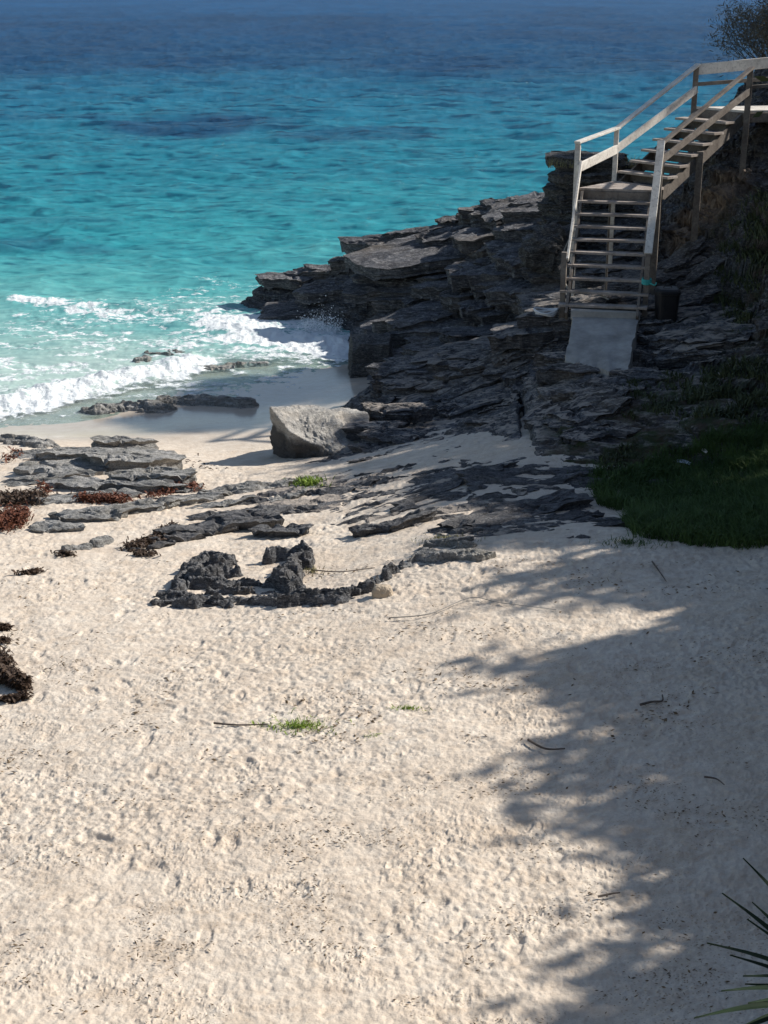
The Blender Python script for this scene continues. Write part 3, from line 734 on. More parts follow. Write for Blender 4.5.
# wedge boulder: lit top tilting right, dark undercut front-left face
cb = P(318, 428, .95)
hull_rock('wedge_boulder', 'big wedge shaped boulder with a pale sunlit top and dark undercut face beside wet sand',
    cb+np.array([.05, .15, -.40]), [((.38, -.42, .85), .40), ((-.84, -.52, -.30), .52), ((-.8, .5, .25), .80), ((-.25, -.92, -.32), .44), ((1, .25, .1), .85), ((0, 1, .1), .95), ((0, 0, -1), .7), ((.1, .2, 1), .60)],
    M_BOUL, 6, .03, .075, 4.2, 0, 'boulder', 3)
c2 = P(368, 380, 0)+np.array([0, .3, .35])
hull_rock('block_rock', 'square black rock block standing at the water edge below the ledges', c2,
    [((0, 0, 1), .42), ((0, -1, .1), .40), ((-1, -.1, .1), .36), ((1, 0, 0), .45), ((0, 1, 0), .5), ((0, 0, -1), .6), ((-.6, -.6, .7), .52)], M_BLACKR, 6, .04, .07, 2.5, 0, 'rock', 5)
c3 = W(578, 31.6, 3.55)
def pile(name, label, specs, mt, seed, origin):
    rg = np.random.default_rng(seed); VV = []; T = []; off = 0
    for it in specs:
        v, f = slab(*it, rg=rg, under=.35, rough=.035); VV.append(v); T += [tuple(a+off for a in q) for q in f]; off += len(v)
    return tag(mesh_np(name, np.concatenate(VV), T, mt, origin=origin), label, 'rock')
rg = np.random.default_rng(70); sp = []
for k in range(9):
    f = k/8; sp.append(((c3[0]+.10+rg.normal(0, .07)+.12*f, c3[1]+.1*rg.normal(), 2.95+.155*(k+1)-.02), rg.uniform(-.4, .4), .98-.10*f+rg.uniform(-.10, .06), .72-.06*f, .20, .02, rg.normal(0, .04)))
for k in range(5):
    sp.append(((c3[0]+1.1+.15*k, c3[1]+.1, 3.0+.16*(k+1)), rg.uniform(-.3, .3), .8, .6, .2, .02, .03))
pile('rock_stack', 'tall layered dark rock stack behind the foot of the handrail against the sea', sp, M_BLACKR, 71, tuple(c3))
c4 = W(556, 29.6, 2.75)
hull_rock('pitted_rock', 'gnarled grey pitted rock at the base of the layered stack', c4,
    [((.2, 0, 1), .42), ((-.3, -1, .2), .34), ((-1, 0, .5), .40), ((1, 0, 0), .4), ((0, 1, 0), .6), ((0, 0, -1), .6), ((-.5, -.6, .9), .36), ((.3, -.8, .6), .32), ((-.5, -.5, -.6), .36)], M_BLACKR, 6, .12, .26, 2.1, 0, 'rock', 11)
pb = PS(383, 597)
hull_rock('small_stone', 'small tan stone at the right end of the curled black rock', pb+np.array([0, 0, .05]),
    [((0, 0, 1), .07), ((1, 0, .1), .09), ((-1, .1, .1), .10), ((0, -1, .2), .06), ((0, 1, 0), .07), ((0, 0, -1), .08)], simple('tan_stone', (.30, .24, .17), (.42, .35, .27), 9), 4, .05, .022, 9, 0, 'stone', 2)

def sheet_rock(name, label, items, mt, seed, group=None, cat='rock'):
    rg = np.random.default_rng(seed); VV = []; T = []; off = 0
    for (u, v, rx, ry, lift) in items:
        p = PS(u, v); gx, gy, z = grad(zs0, p[0], p[1])
        a = slab((p[0], p[1], z+lift), rg.normal(.15, .2), rx, ry, lift+.12, gx+rg.normal(0, .05), gy+rg.normal(0, .06), rg=rg, under=.25, rough=.036, ns=5, nr=9, na=64)
        VV.append(a[0]); T += [tuple(q+off for q in f) for f in a[1]]; off += len(a[0])
    VV = np.concatenate(VV); c = VV.mean(0)
    return tag(mesh_np(name, VV, T, mt, origin=tuple(c)), label, cat, group)
sheet_rock('rock_outcrop', 'broad pale grey rock outcrop at left beside the wet sand with brown weed on it', [(95,458,1.0,.50,.15),(128,468,.95,.6,.24),(148,482,.75,.42,.17),(62,472,.8,.4,.12),(110,487,1.1,.4,.10),(30,483,.75,.25,.06),(38,457,.5,.25,.08),(92,498,.9,.22,.05),(120,450,.6,.3,.2),(176,490,.5,.2,.06)], M_GREY, 81, G)
sheet_rock('rock_outcrop', 'long sloping grey slab from the brown weed clump up to the middle of the beach', [(55,530,.45,.18,.06),(92,519,.6,.24,.10),(138,510,.65,.22,.09),(185,502,.5,.18,.06)], M_GREY, 83, G)
sheet_rock('rock_outcrop', 'dark grey rock band in mid beach just above the curled black rock', [(152,547,.38,.12,.06),(195,534,.55,.25,.12),(242,528,.62,.28,.14),(286,534,.48,.22,.11),(262,514,.7,.2,.06),(222,518,.5,.16,.06),(180,541,.35,.14,.09)], M_FLAT, 85, G)
sheet_rock('rock_outcrop', 'thin grey sheets half buried in sand linking the left outcrop to the green leafy tuft', [(205,497,.5,.16,.05),(236,491,.55,.2,.07),(268,487,.5,.2,.07),(222,505,.5,.14,.04),(292,497,.45,.16,.05)], M_GREY, 91, G)
sheet_rock('rock_outcrop', 'dark rock tongue in the shade left of the mossy rock', [(375,532,.40,.18,.09),(402,527,.45,.2,.10)], M_FLAT, 88, G)
# ---------------------------------------------------------------- wooden stairs
def V3(p, z): return np.array([p[0], p[1], z])
t_ = np.array([math.cos(R(13)), -math.sin(R(13)), 0]); n_ = np.array([math.sin(R(13)), math.cos(R(13)), 0])
LZ = 4.30; DZ = 5.50
A = V3((3.476, 27.0), 0); B = A+t_*1.30
C = V3((4.27, 27.95), 0); r2 = np.array([math.sin(R(50)), math.cos(R(50)), 0]); t2 = np.array([math.cos(R(50)), -math.sin(R(50)), 0])
D = C+t2*1.12
RUN2 = 2.15/7
DL = C+r2*2.15; DR = D+r2*2.15
st = empty('wooden_staircase', (float(A[0]), float(A[1]), 2.3), 'weathered wooden stair with handrails climbing the rocks to a deck', 'staircase')
def zat(p): return float(zr(np.array([p[0]]), np.array([p[1]]))[0])
# lower flight
LR = .19; LN = .20
for k in range(1, 10):
    off = -n_*LN*k; w0, w1 = -.02, 1.32
    z = LZ-LR*k
    if k >= 8: w0, w1 = -.10, 1.40
    m = MB(); jt = random.uniform(-.008, .008)
    m.bar(V3(A+t_*w0+off+n_*.06, z-.02+jt), V3(A+t_*w1+off+n_*.06, z-.02-jt), .20, .042)
    m.build('tread', M_WOODT, st)
for s_, w in ((0, .05), (1, 1.25)):
    m = MB(); m.bar(V3(A+t_*w+n_*.02, LZ-.12), V3(A+t_*w-n_*LN*9.4, LZ-LR*9.4-.12), .045, .20); m.build('stringer', M_WOODD, st)
m = MB(); m.bar(V3(A+t_*.55-n_*.04, LZ-.25), V3(A+t_*.55-n_*.04, 2.35), .035, .05, up=(0, 1, 0)); m.build('brace', M_WOODD, st)
# landing
m = MB(); c = [A-t_*.03-n_*.02, B+t_*.03-n_*.02, D, C]
nb = 5
for k in range(nb):
    a0 = c[0]+(c[3]-c[0])*(k+.06)/nb; b0 = c[1]+(c[2]-c[1])*(k+.06)/nb; a1 = c[0]+(c[3]-c[0])*(k+.94)/nb; b1 = c[1]+(c[2]-c[1])*(k+.94)/nb
    q = [a0, b0, b1, a1]; m.add([V3(p, LZ) for p in q]+[V3(p, LZ-.04) for p in q], [(0, 1, 2, 3), (7, 6, 5, 4), (0, 4, 5, 1), (1, 5, 6, 2), (2, 6, 7, 3), (3, 7, 4, 0)])
m.build('landing', M_WOODT, st)
m = MB(); m.bar(V3(c[0]-n_*.0, LZ-.13), V3(c[1], LZ-.13), .04, .17); m.bar(V3(c[0]+t_*.03, LZ-.13), V3(c[3], LZ-.13), .04, .17); m.bar(V3(c[3], LZ-.13), V3(c[2], LZ-.13), .04, .17)
m.build('landing_frame', M_WOODD, st)
# upper flight
for k in range(1, 7):
    z = LZ+(DZ-LZ)/7*k; o = r2*(RUN2*k-.12)
    m = MB(); m.bar(V3(C+o-t2*.03, z-.02), V3(D+o+t2*.03, z-.02), .28, .04); m.build('tread', M_WOODT, st)
    m = MB(); o2 = r2*(RUN2*k-.0); m.bar(V3(C+o2+t2*.07, z-.12), V3(D+o2-t2*.07, z-.12), .022, .15); m.build('riser', M_WOODD, st)
for p0, p1 in ((C+t2*.04, DL+t2*.04), (D-t2*.04, DR-t2*.04)):
    m = MB(); m.bar(V3(p0, LZ-.14), V3(p1, DZ-.16), .045, .22); m.build('stringer', M_WOODD, st)
# deck
m = MB(); dn = np.array([.25, .97, 0]); dn /= np.linalg.norm(dn); de = np.array([.985, .17, 0])
e0, e1 = DL, DR
dk_len = 3.4
for k in range(11):
    f0, f1 = (k+.04)/11, (k+.96)/11
    a = e1+(e0-e1)*f0; b = e1+(e0-e1)*f1
    q = [a, a+de*(dk_len), b+de*(dk_len-.0), b]
    m.add([V3(p, DZ) for p in q]+[V3(p, DZ-.04) for p in q], [(0, 1, 2, 3), (7, 6, 5, 4), (0, 4, 5, 1), (1, 5, 6, 2), (2, 6, 7, 3), (3, 7, 4, 0)])
m.build('deck_boards', M_WOODL, st)
m = MB(); m.bar(V3(e1, DZ-.13), V3(e1+de*dk_len, DZ-.13), .045, .17); m.bar(V3(e0, DZ-.13), V3(e0+de*dk_len, DZ-.13), .045, .17); m.bar(V3(e1, DZ-.13), V3(e0, DZ-.13), .045, .17); m.build('deck_frame', M_WOODD, st)
# posts
def post(p, z0, z1, mt, w=.095, lean=(0, 0)):
    m = MB(); m.bar(V3(p, z0), (p[0]+lean[0], p[1]+lean[1], z1), w, w, up=(t_[0], t_[1], 0)); return m.build('post', mt, st)
Ap = A-t_*.06-n_*.03; Bp = B+t_*.08-n_*.03; Cp = C-t2*.06; DLp = DL-t2*.06; DRp = DR+t2*.06
post(Ap, zat(Ap)-.2, 5.08, M_WOODL); post(Bp, zat(Bp)-.2, 5.12, M_WOODD, .11); post(Cp, 2.7, 5.22, M_WOODL, .085)
post(DLp, 4.4, 6.22, M_WOODD, .10); post(DRp, zat(DRp)-.3, 6.26, M_WOODD, .11)
um = D+r2*.95; post(um, zat(um)-.3, LZ+.55, M_WOODD, .12)
ub = C+r2*1.2+t2*.05; post(ub, 3.2, LZ+.45, M_WOODD, .09)
for x in (2.2,):
    q = e1+de*x; post(q, zat(q)-.3, DZ-.16, M_WOODD, .11)
# lower newels
Eb = A-n_*LN*7.6-t_*.06; Fb = B-n_*LN*7.6+t_*.05
post(Eb, zat(Eb)-.2, 3.42, M_WOODD, .09); post(Fb, zat(Fb)-.2, 3.44, M_WOODD, .09)
def rail(a, za, b, zb, mt, w=.04, h=.14, flat=False, nm='handrail'):
    m = MB(); m.bar(V3(a, za), V3(b, zb), h if flat else w, w if flat else h, end=.04); return m.build(nm, mt, st)
off = np.array([.0, -.05, 0])
rail(Ap+off, 5.10, Cp+off, 5.24, M_WOODL, .04, .12, True); rail(Cp+off, 5.24, DLp+off, 6.25, M_WOODL, .04, .11, True)
rail(Ap+off+t_*.03, 4.66, Cp+off, 4.86, M_WOODL, .04, .16, nm='mid_rail'); rail(Cp+off, 4.86, DLp+off, 5.80, M_WOODL, .04, .14, nm='mid_rail')
rail(Ap-n_*.05+t_*.07, 4.72, Eb+n_*.0+t_*.06, 3.32, M_WOODL, .04, .11)
rail(Bp-n_*.07+t_*0, 5.12, Fb, 3.48, M_WOODL, .045, .13, True)
rail(Bp, 5.10, DRp+off, 6.25, M_WOODD, .04, .10, True); rail(Bp, 4.80, DRp+off, 5.85, M_WOODD, .04, .12, nm='mid_rail')
rail(DLp, 6.17, DLp+np.array([3.6, .75, 0]), 6.44, M_WOODL, .04, .20, nm='deck_rail'); rail(DLp+.03, 5.9, DLp+np.array([3.6, .75, 0]), 6.1, M_WOODD, .035, .07, nm='deck_rail')
rail(DRp, 5.92, DRp+np.array([2.9, .5, 0]), 6.1, M_WOODD, .035, .06, nm='deck_rail')
q = DLp+np.array([2.9, .62, 0]); post(q, 4.9, 6.4, M_WOODD)

# ---------------------------------------------------------------- concrete ramp
rp = empty('concrete_ramp', tuple(W(600, 24, 2.1)), 'cracked grey concrete ramp at the foot of the wooden stair', 'ramp')
bott = A-n_*LN*9.6
a0 = W(571, 25.15, 2.36); a1 = W(640, 25.0, 2.36); b1 = W(629, 22.6, 2.06); b0 = W(564, 23.5, 2.06)
nx, ny = 40, 50; V = []; 
gx, gy = np.meshgrid(np.linspace(0, 1, nx), np.linspace(0, 1, ny))
bot_cut = .88+.12*gx
Pxy = ((a0[None, None]*(1-gx[..., None])+a1*gx[..., None])*(1-gy[..., None])+(b0*(1-gx[..., None])+b1*gx[..., None])*gy[..., None])
ed = np.minimum(np.minimum(gx, 1-gx), 1-gy)
Zr = Pxy[..., 2]+.012*fbm(Pxy[..., 0]*3, Pxy[..., 1]*3, 4, 5)-.45*sm(.02, 0, ed)+.06-.10*gy**3
Xr = Pxy[..., 0]+.05*fbm(Pxy[..., 1]*2, Pxy[..., 0]*0, 3, 9)*(np.abs(gx-.5)*2)
grid_mesh('slab', Xr, Pxy[..., 1]+.15*fbm(Pxy[..., 0]*2, gx, 3, 8)*gy+.12*fbm(gx*5, gx*0+2, 3, 18)*sm(.8, 1, gy), Zr, M_CONC, parent=rp)
m = MB(); m.bar(a0+np.array([0, .05, .08]), a1+np.array([0, .05, .08]), .30, .17, cham=.02); m.build('kerb', M_CONC, rp)

# ---------------------------------------------------------------- black bin
bc = W(657, 25.1, 0); bz = zat(bc)
def bin_():
    root = empty('plastic_bin', (bc[0], bc[1], bz-.03), 'black plastic bin standing right of the stair foot', 'bin')
    prof = [(0, 0, .165), (0, 0.0, .17), (.02, .02, .175), (.40, 0, .20), (.66, 0, .215)]
    def rr(z, r, n=32):
        out = []
        for k in range(n):
            a = 2*math.pi*k/n; ca, sa = math.cos(a), math.sin(a); q = (abs(ca)**4+abs(sa)**4)**(-.25)
            out.append((bc[0]+ca*q*r, bc[1]+sa*q*r, bz-.03+z))
        return out
    def loft(name, rings, mt):
        V = []; Fs = []
        for z, r in rings: V += rr(z, r)
        n = 32
        for i in range(len(rings)-1): Fs += [(i*n+k, i*n+(k+1) % n, (i+1)*n+(k+1) % n, (i+1)*n+k) for k in range(n)]
        Fs += [tuple(range(n-1, -1, -1)), tuple(range((len(rings)-1)*n, len(rings)*n))]
        return mesh_np(name, V, Fs, mt, False, root)
    loft('body', [(0, .165), (.03, .175), (.035, .168), (.66, .20)], M_BLACKP)
    loft('rim', [(.655, .205), (.66, .218), (.70, .218), (.705, .21)], M_BLACKP)
    lid = loft('lid', [(.706, .205), (.72, .205), (.745, .17), (.75, .06)], M_BLACKP)
    m = MB(); m.tube([(bc[0]-.07, bc[1], bz+.71), (bc[0]-.06, bc[1], bz+.745), (bc[0]+.06, bc[1], bz+.745), (bc[0]+.07, bc[1], bz+.71)], .01, 6)
    h = m.build('handle', M_BLACKP, origin=(bc[0], bc[1], bz-.03)); h.location = (0, 0, 0); h.parent = lid
bin_()

# ---------------------------------------------------------------- ropes and litter
def curve_pts(pts, n=10):
    pts = [Vector(p) for p in pts]; out = []
    for i in range(len(pts)-1):
        p0 = pts[max(i-1, 0)]; p1 = pts[i]; p2 = pts[i+1]; p3 = pts[min(i+2, len(pts)-1)]
        for k in range(n):
            t = k/n; out.append(.5*((2*p1)+(p2-p0)*t+(2*p0-5*p1+4*p2-p3)*t*t+(3*p1-p0-3*p2+p3)*t**3))
    return out+[pts[-1]]
def ztop(p):
    bpy.context.view_layer.update(); dg = bpy.context.evaluated_depsgraph_get()
    ok, loc, nn, ii, oo, mm = scn.ray_cast(dg, Vector((p[0], p[1], 5.0)), Vector((0, 0, -1)), distance=6)
    return loc.z if ok else zat(p)
cc = PV(546, 305, 25.5); cz = max(ztop((cc[0]+q_, cc[1]+w_)) for q_ in (-.15, 0, .12) for w_ in (-.15, .1))-.02
m = MB()
for k in range(3):
    m.tube([(cc[0]+(.17+.012*k)*math.cos(a)+.01*math.sin(3*a+k), cc[1]+(.17+.012*k)*math.sin(a), cz+.05+.028*k+.02*math.sin(2*a+k)) for a in np.linspace(0, 6.2, 30)], .016, 6)
tag(m.build('rope_coil', M_ROPEW, origin=(cc[0], cc[1], cz)), 'coil of white rope lying on the rock left of the stair foot', 'rope')
m = MB(); a = Ap
m.tube(curve_pts([(a[0]-.02, a[1]-.08, 3.55), (a[0]-.22, a[1]-.35, 3.2), (a[0]-.24, a[1]-.5, 2.85), (a[0]-.12, a[1]-.9, 2.62), (a[0]+.1, a[1]-1.3, 2.75), (a[0]+.42, a[1]-1.72, 2.66)]), .016, 6)
tag(m.build('hanging_rope', M_ROPEG, origin=(a[0], a[1], 3.5)), 'grey rope slung from the left stair post across the lowest steps', 'rope')
m = MB(); f0 = Fb
for k in range(4):
    m.tube([(f0[0]+.075*math.cos(x), f0[1]+.075*math.sin(x), 2.95+.022*k+.01*math.sin(x)) for x in np.linspace(0, 6.28, 18)], .014, 6)
m.tube(curve_pts([(f0[0]+.03, f0[1]-.08, 2.97), (f0[0]+.12, f0[1]-.12, 2.94), (f0[0]+.15, f0[1]-.1, 2.98)], 5), .012, 6)
tag(m.build('teal_rope', M_TEAL, origin=(f0[0], f0[1], 2.9)), 'teal rope knotted round the lower right stair post', 'rope')
def scrap(name, label, cat, c, w, l, rot, mt, bend=.3):
    nu, nv = 14, 6; gx, gy = np.meshgrid(np.linspace(-1, 1, nu), np.linspace(-1, 1, nv))
    x = gx*l; y = gy*w*(1-.5*gx**2); z = .03+bend*l*(1-gx**2)*.6+.01*gy
    X = c[0]+x*math.cos(rot)-y*math.sin(rot); Y = c[1]+x*math.sin(rot)+y*math.cos(rot); Z = c[2]+z
    o = grid_mesh(name, X, Y, Z, mt, smooth=True, origin=tuple(c)); md = o.modifiers.new('t', 'SOLIDIFY'); md.thickness = .006
    tag(o, label, cat)
c = P(683, 442, 1.85); c[2] = ztop(c)+.01; scrap('plastic_scrap', 'curved pale blue plastic scrap lying on the dark bank above the grass', 'litter', c, .04, .13, -.5, M_PLW)
c = P(705, 433, 1.95); c[2] = ztop(c)+.01; scrap('driftwood_chip', 'small pale chip on the dark bank right of the plastic scrap', 'litter', c, .025, .08, -1.2, M_LITP)

# ---------------------------------------------------------------- plants
def blades(name, label, cat, pts, hgt, wid, mt, group=None, kind=None, lean=.35, seed=1, parent=None, zf=None, spread=0):
    rg = np.random.default_rng(seed); n = len(pts); pts = np.array(pts, float)
    a = rg.uniform(0, 2*np.pi, n); h = hgt*rg.uniform(.5, 1.15, n); w = wid*rg.uniform(.6, 1.2, n); l = lean*rg.uniform(.2, 1.4, n)
    b = rg.uniform(0, 2*np.pi, n)
    ax = np.stack([np.cos(a), np.sin(a), 0*a], 1); bx = np.stack([np.cos(b), np.sin(b), 0*b], 1); up = np.array([[0, 0, 1.0]])
    p0 = pts-ax*w[:, None]/2; p1 = pts+ax*w[:, None]/2
    mid = pts+up*(h*.6)[:, None]+bx*(l*h*.35)[:, None]; m0 = mid-ax*w[:, None]*.35; m1 = mid+ax*w[:, None]*.35
    tip = pts+up*(h*(1-.25*l))[:, None]+bx*(l*h)[:, None]
    V = np.stack([p0, p1, m1, m0, tip], 1).reshape(-1, 3); i = np.arange(n)[:, None]*5
    T = np.concatenate([i+np.array([[0, 1, 2]]), i+np.array([[0, 2, 3]]), i+np.array([[3, 2, 4]])])
    o = mesh_np(name, V, T, mt, parent=parent, origin=None if parent is not None else tuple(pts.mean(0)))
    return tag(o, label, cat, group, kind)
# dark grass at the right
poly = [(592, 492), (640, 470), (700, 462), (800, 452), (860, 470), (860, 556), (768, 549), (690, 545), (640, 540), (612, 512)]
PW = np.array([PS(u, v)[:2] for u, v in poly])
def inside(x, y, PW):
    c = np.zeros(len(x), bool); n = len(PW)
    for i in range(n):
        x1, y1 = PW[i]; x2, y2 = PW[(i+1) % n]
        k = ((y1 > y) != (y2 > y)) & (x < (x2-x1)*(y-y1)/(y2-y1+1e-12)+x1); c ^= k
    return c
x = RNG.uniform(PW[:, 0].min(), PW[:, 0].max(), 90000); y = RNG.uniform(PW[:, 1].min(), PW[:, 1].max(), 90000)
k = inside(x+.25*fbm(x, y, 3, 3), y+.25*fbm(x+9, y, 3, 3), PW); x, y = x[k], y[k]
z = np.maximum(zs(x, y), zr(x, y))-.02
k = fbm(x/.35, y/.3, 3, 55)+.25 > RNG.uniform(-.3, .35, len(x)); x, y, z = x[k], y[k], z[k]
hh = blades('grass', 'dark green grass growing in deep shade behind the sand bank', None, np.stack([x, y, z], 1), .24, .012, M_GRASS, kind='stuff', lean=.8)
def tuft(label, u, v, wu, wv, n, hgt, mt, name='grass_tuft', cat='grass tuft', on='s', group=None, seed=1, wid=.01, lean=.8):
    rg = np.random.default_rng(seed); pts = []
    for i in range(n):
        r = abs(rg.normal(0, .5)); a = rg.uniform(0, 6.28)
        uu = u+wu*r*math.cos(a); vv = v+wv*r*math.sin(a)
        if on == 's': p = PS(uu, vv); p[2] = max(p[2], zat(p))
        else: p = P(uu, vv, on)
        pts.append(p)
    return blades(name, label, cat, pts, hgt, wid, mt, group, seed=seed, lean=lean)
tuft('bright green leafy tuft growing on the grey rock at the edge of the shade', 308, 486, 18, 6, 420, .12, M_LIME, 'beach_plant', 'plant', seed=2, wid=.022)
tuft('yellow green creeping plant alone on the open sand below the curled rock', 300, 727, 48, 9, 380, .05, M_LIME, 'creeping_plant', 'plant', seed=3, lean=1.4, wid=.012)
tuft('thin yellow green sprig on the sand right of the creeping plant', 410, 709, 22, 4, 70, .04, M_LIME, 'creeping_plant', 'plant', seed=4, lean=1.4)
tuft('yellow green sprig on the sand just below and right of the creeping plant', 372, 737, 14, 4, 50, .04, M_LIME, 'creeping_plant', 'plant', seed=14, lean=1.4)
tuft('dry yellow green grass crowning the mossy rock', 446, 542, 34, 5, 420, .08, M_DRY, 'grass_tuft', 'grass tuft', seed=5)
tuft('small dry weeds beside the hook of the curled rock', 312, 572, 14, 5, 90, .06, M_DRY, 'weed_tuft', 'weed', seed=6)
tuft('thin runners of grass spilling over the sand bank at the left end of the lawn', 628, 545, 40, 6, 260, .10, M_GRASS, 'grass_tuft', 'grass tuft', seed=37, lean=1.2)
tuft('straggly dark grass between the rock ribs left of the lawn', 600, 478, 24, 14, 500, .12, M_GRASS, 'grass_tuft', 'grass tuft', seed=7)
pts = [W(548+90*random.random(), 31.2+random.random()*.8, 4.12) for i in range(500)]
blades('grass_tuft', 'wispy dry grass along the top of the layered rock stack', 'grass tuft', pts, .22, .010, M_DRY, seed=8, lean=.5)
# scrub on the bank
def scrub(label, cpx, rx, ry, n, seed, hgt=.2, mt=M_LEAF, name='scrub_patch'):
    rg = np.random.default_rng(seed); th = rg.uniform(0, 6.28, n); r = np.sqrt(rg.uniform(0, 1, n))
    x = cpx[0]+rx*r*np.cos(th); y = cpx[1]+ry*r*np.sin(th); k = fbm(x/.5, y/.5, 3, seed) > -.1; x, y = x[k], y[k]
    pts = np.stack([x, y, zr(x, y)-.02], 1); return blades(name, label, 'shrub', pts, hgt, .03, mt, 'low scrub on the dark bank', seed=seed, lean=.9)
scrub('low dark scrub on the bank right of the bin', W(712, 24.6, 2.5), .7, .9, 2200, 21)
scrub('low scrub at the right edge of the photo under the deck', W(752, 26.2, 3.6), .7, 1.0, 2200, 22)
scrub('dark weedy debris bank between the rocks and the lawn', W(680, 21.6, 1.9), 1.1, 1.1, 2600, 27, .13)
scrub('low dark scrub just above the grass at the right edge', W(740, 21.5, 2), .8, 1.3, 2600, 23)
scrub('thin scrub on the bank below the plastic scrap', W(650, 19.6, 1.8), .7, .5, 1100, 24, .12)

def branchy(MBs, p, d, L, r, depth, rg, tips, spread=.5, up=.1):
    n = 4; pts = [Vector(p)]; d = Vector(d).normalized()
    for i in range(n):
        d = (d+Vector(rg.normal(0, .13, 3))+Vector((0, 0, up*.3))).normalized(); pts.append(pts[-1]+d*L/n)
    MBs.tube(pts, [r*(1-.5*i/n) for i in range(n+1)], 5 if depth > 1 else 3, cap=False)
    if depth == 0: tips.append((pts[-1], d)); tips.append((pts[2], d)); return
    for k in range(3):
        j = 2+k if k < 3 else 4; q = pts[min(j, 4)]
        dd = (d+Vector(rg.normal(0, spread, 3))).normalized(); branchy(MBs, q, dd, L*rg.uniform(.6, .8), r*.5, depth-1, rg, tips, spread, up)
def leaves(name, centers, per, rad, size, mt, parent, rg, elong=2.0):
    c = np.repeat(np.array([list(p) for p, d in centers]), per, 0); n = len(c)
    c = c+rg.normal(0, rad, (n, 3)); u = rg.normal(0, 1, (n, 3)); u /= np.linalg.norm(u, axis=1)[:, None]
    w = np.cross(u, rg.normal(0, 1, (n, 3))); w /= np.linalg.norm(w, axis=1)[:, None]
    s = size*rg.uniform(.6, 1.3, (n, 1)); V = np.stack([c-u*s*elong/2, c+w*s*.5, c+u*s*elong/2, c-w*s*.5], 1).reshape(-1, 3)
    return mesh_np(name, V, np.arange(n*4).reshape(-1, 4), mt, parent=parent)
# twiggy bush on the cliff top
rg = np.random.default_rng(5)
bb = W(806, 31.8, 6.2); bb[2] = zat(bb)-.1
bu = empty('twiggy_bush', tuple(bb), 'dark twiggy windswept bush on the cliff top behind the deck rail', 'bush')
m = MB(); tips = []
for k in range(42):
    a = rg.uniform(0, 6.28); branchy(m, (bb[0]+.4*math.cos(a), bb[1]+.4*math.sin(a), bb[2]), (math.cos(a)*.7-.25, math.sin(a)*.5, 1.3), .92, .026, 3, rg, tips, .36, .22)
m.build('stems', M_BARK, bu); leaves('foliage', tips, 8, .08, .016, M_TWIGL, bu, rg, 7)

# trees on the ground that rises right of the beach; they cast the shade
def tree(x, y, top, crown, seed, label, per=40):
    rg = np.random.default_rng(seed); g = max(float(zs(np.array([x]), np.array([y]))[0]), zat((x, y)) if y > 17 else -9)
    H = top-g
    root = empty('shade_tree', (x, y, g), label, 'tree', 'trees right of the beach')
    m = MB(); tips = []
    pts = [Vector((x, y, g-.2))]; d = Vector((rg.normal(0, .1), rg.normal(0, .1), 1))
    for i in range(5): pts.append(pts[-1]+d*(H*.45)/5+Vector(rg.normal(0, .03, 3)))
    m.tube(pts, [.17, .14, .13, .115, .1, .09], 8); m.build('trunk', M_BARK, root)
    m = MB()
    for k in range(9):
        q = pts[2+k % 4]; a = 2*math.pi*k/9+rg.uniform(-.3, .3)
        branchy(m, q, (math.cos(a), math.sin(a), rg.uniform(.1, .9)), crown*.62, .055, 2, rg, tips, .45, .12)
    tips = [(p, d) for p, d in tips if p.z < top-.1]
    m.v = [(a, b, min(c_, top-.1-.002*(i_ % 7))) for i_, (a, b, c_) in enumerate(m.v)]
    m.build('limb', M_BARK, root)
    leaves('crown', tips, per, .24, .13, M_LEAF, root, rg, 2.2)
TR = [(6.8, 8.3, 5.6, 1.7), (7.6, 10.2, 6.3, 1.9), (8.0, 12.4, 6.5, 1.9), (8.1, 14.8, 6.0, 1.9), (8.2, 17.2, 6.7, 2.0), (8.4, 19.8, 7.3, 2.2), (8.6, 22.4, 7.6, 2.1), (9.0, 24.8, 7.5, 1.9), (10.6, 26.8, 7.6, 1.5), (10.4, 17.5, 7.6, 2.2), (10.2, 12.5, 7.0, 2.1), (10.6, 22.0, 8.4, 2.2), (6.0, 5.9, 9.6, 1.9)]
for i, (x, y, t, c, *pr) in enumerate(TR):
    tree(x, y, t, c, 100+i, 'broad leafy tree on the rise right of the beach, casting its shade over the sand', *pr)

def high_tree(x, y, ells, seed, label):
    rg = np.random.default_rng(seed); g = zat((x, y)); root = empty('shade_tree', (x, y, g), label, 'tree', 'trees right of the beach')
    m = MB(); top = Vector((x-.1, y, ells[0][0][2]-1.3)); base = Vector((x, y, g-.3))
    pts = [base.lerp(top, t)+Vector((.12*math.sin(4*t), .1*math.cos(5*t), 0)) for t in np.linspace(0, 1, 7)]
    m.tube(pts, np.linspace(.2, .11, 7), 8); m.build('trunk', M_BARK, root)
    tips = []
    m = MB()
    for (c, r, n) in ells:
        for k in range(n):
            d = rg.normal(0, 1, 3); d /= np.linalg.norm(d); q = np.array(c)+np.array(r)*d*rg.uniform(.35, 1)
            tips.append((Vector(q), None))
            if k % 5 == 0:
                e = Vector(q); s0 = pts[-1]; md = s0.lerp(e, .5)+Vector((0, 0, -.15)); m.tube([s0, md, e], [.05, .035, .012], 4, cap=False)
    m.build('limb', M_BARK, root); leaves('crown', tips, 110, .17, .12, M_LEAF, root, rg, 2.2)
high_tree(10.9, 33.0, [((10.5, 31.1, 10.55), (1.2, 1.3, .45), 60), ((10.5, 33.0, 10.0), (1.2, 1.1, .75), 65)], 300, 'tall umbrella crowned tree on the cliff top beyond the deck, shading the wet sand')

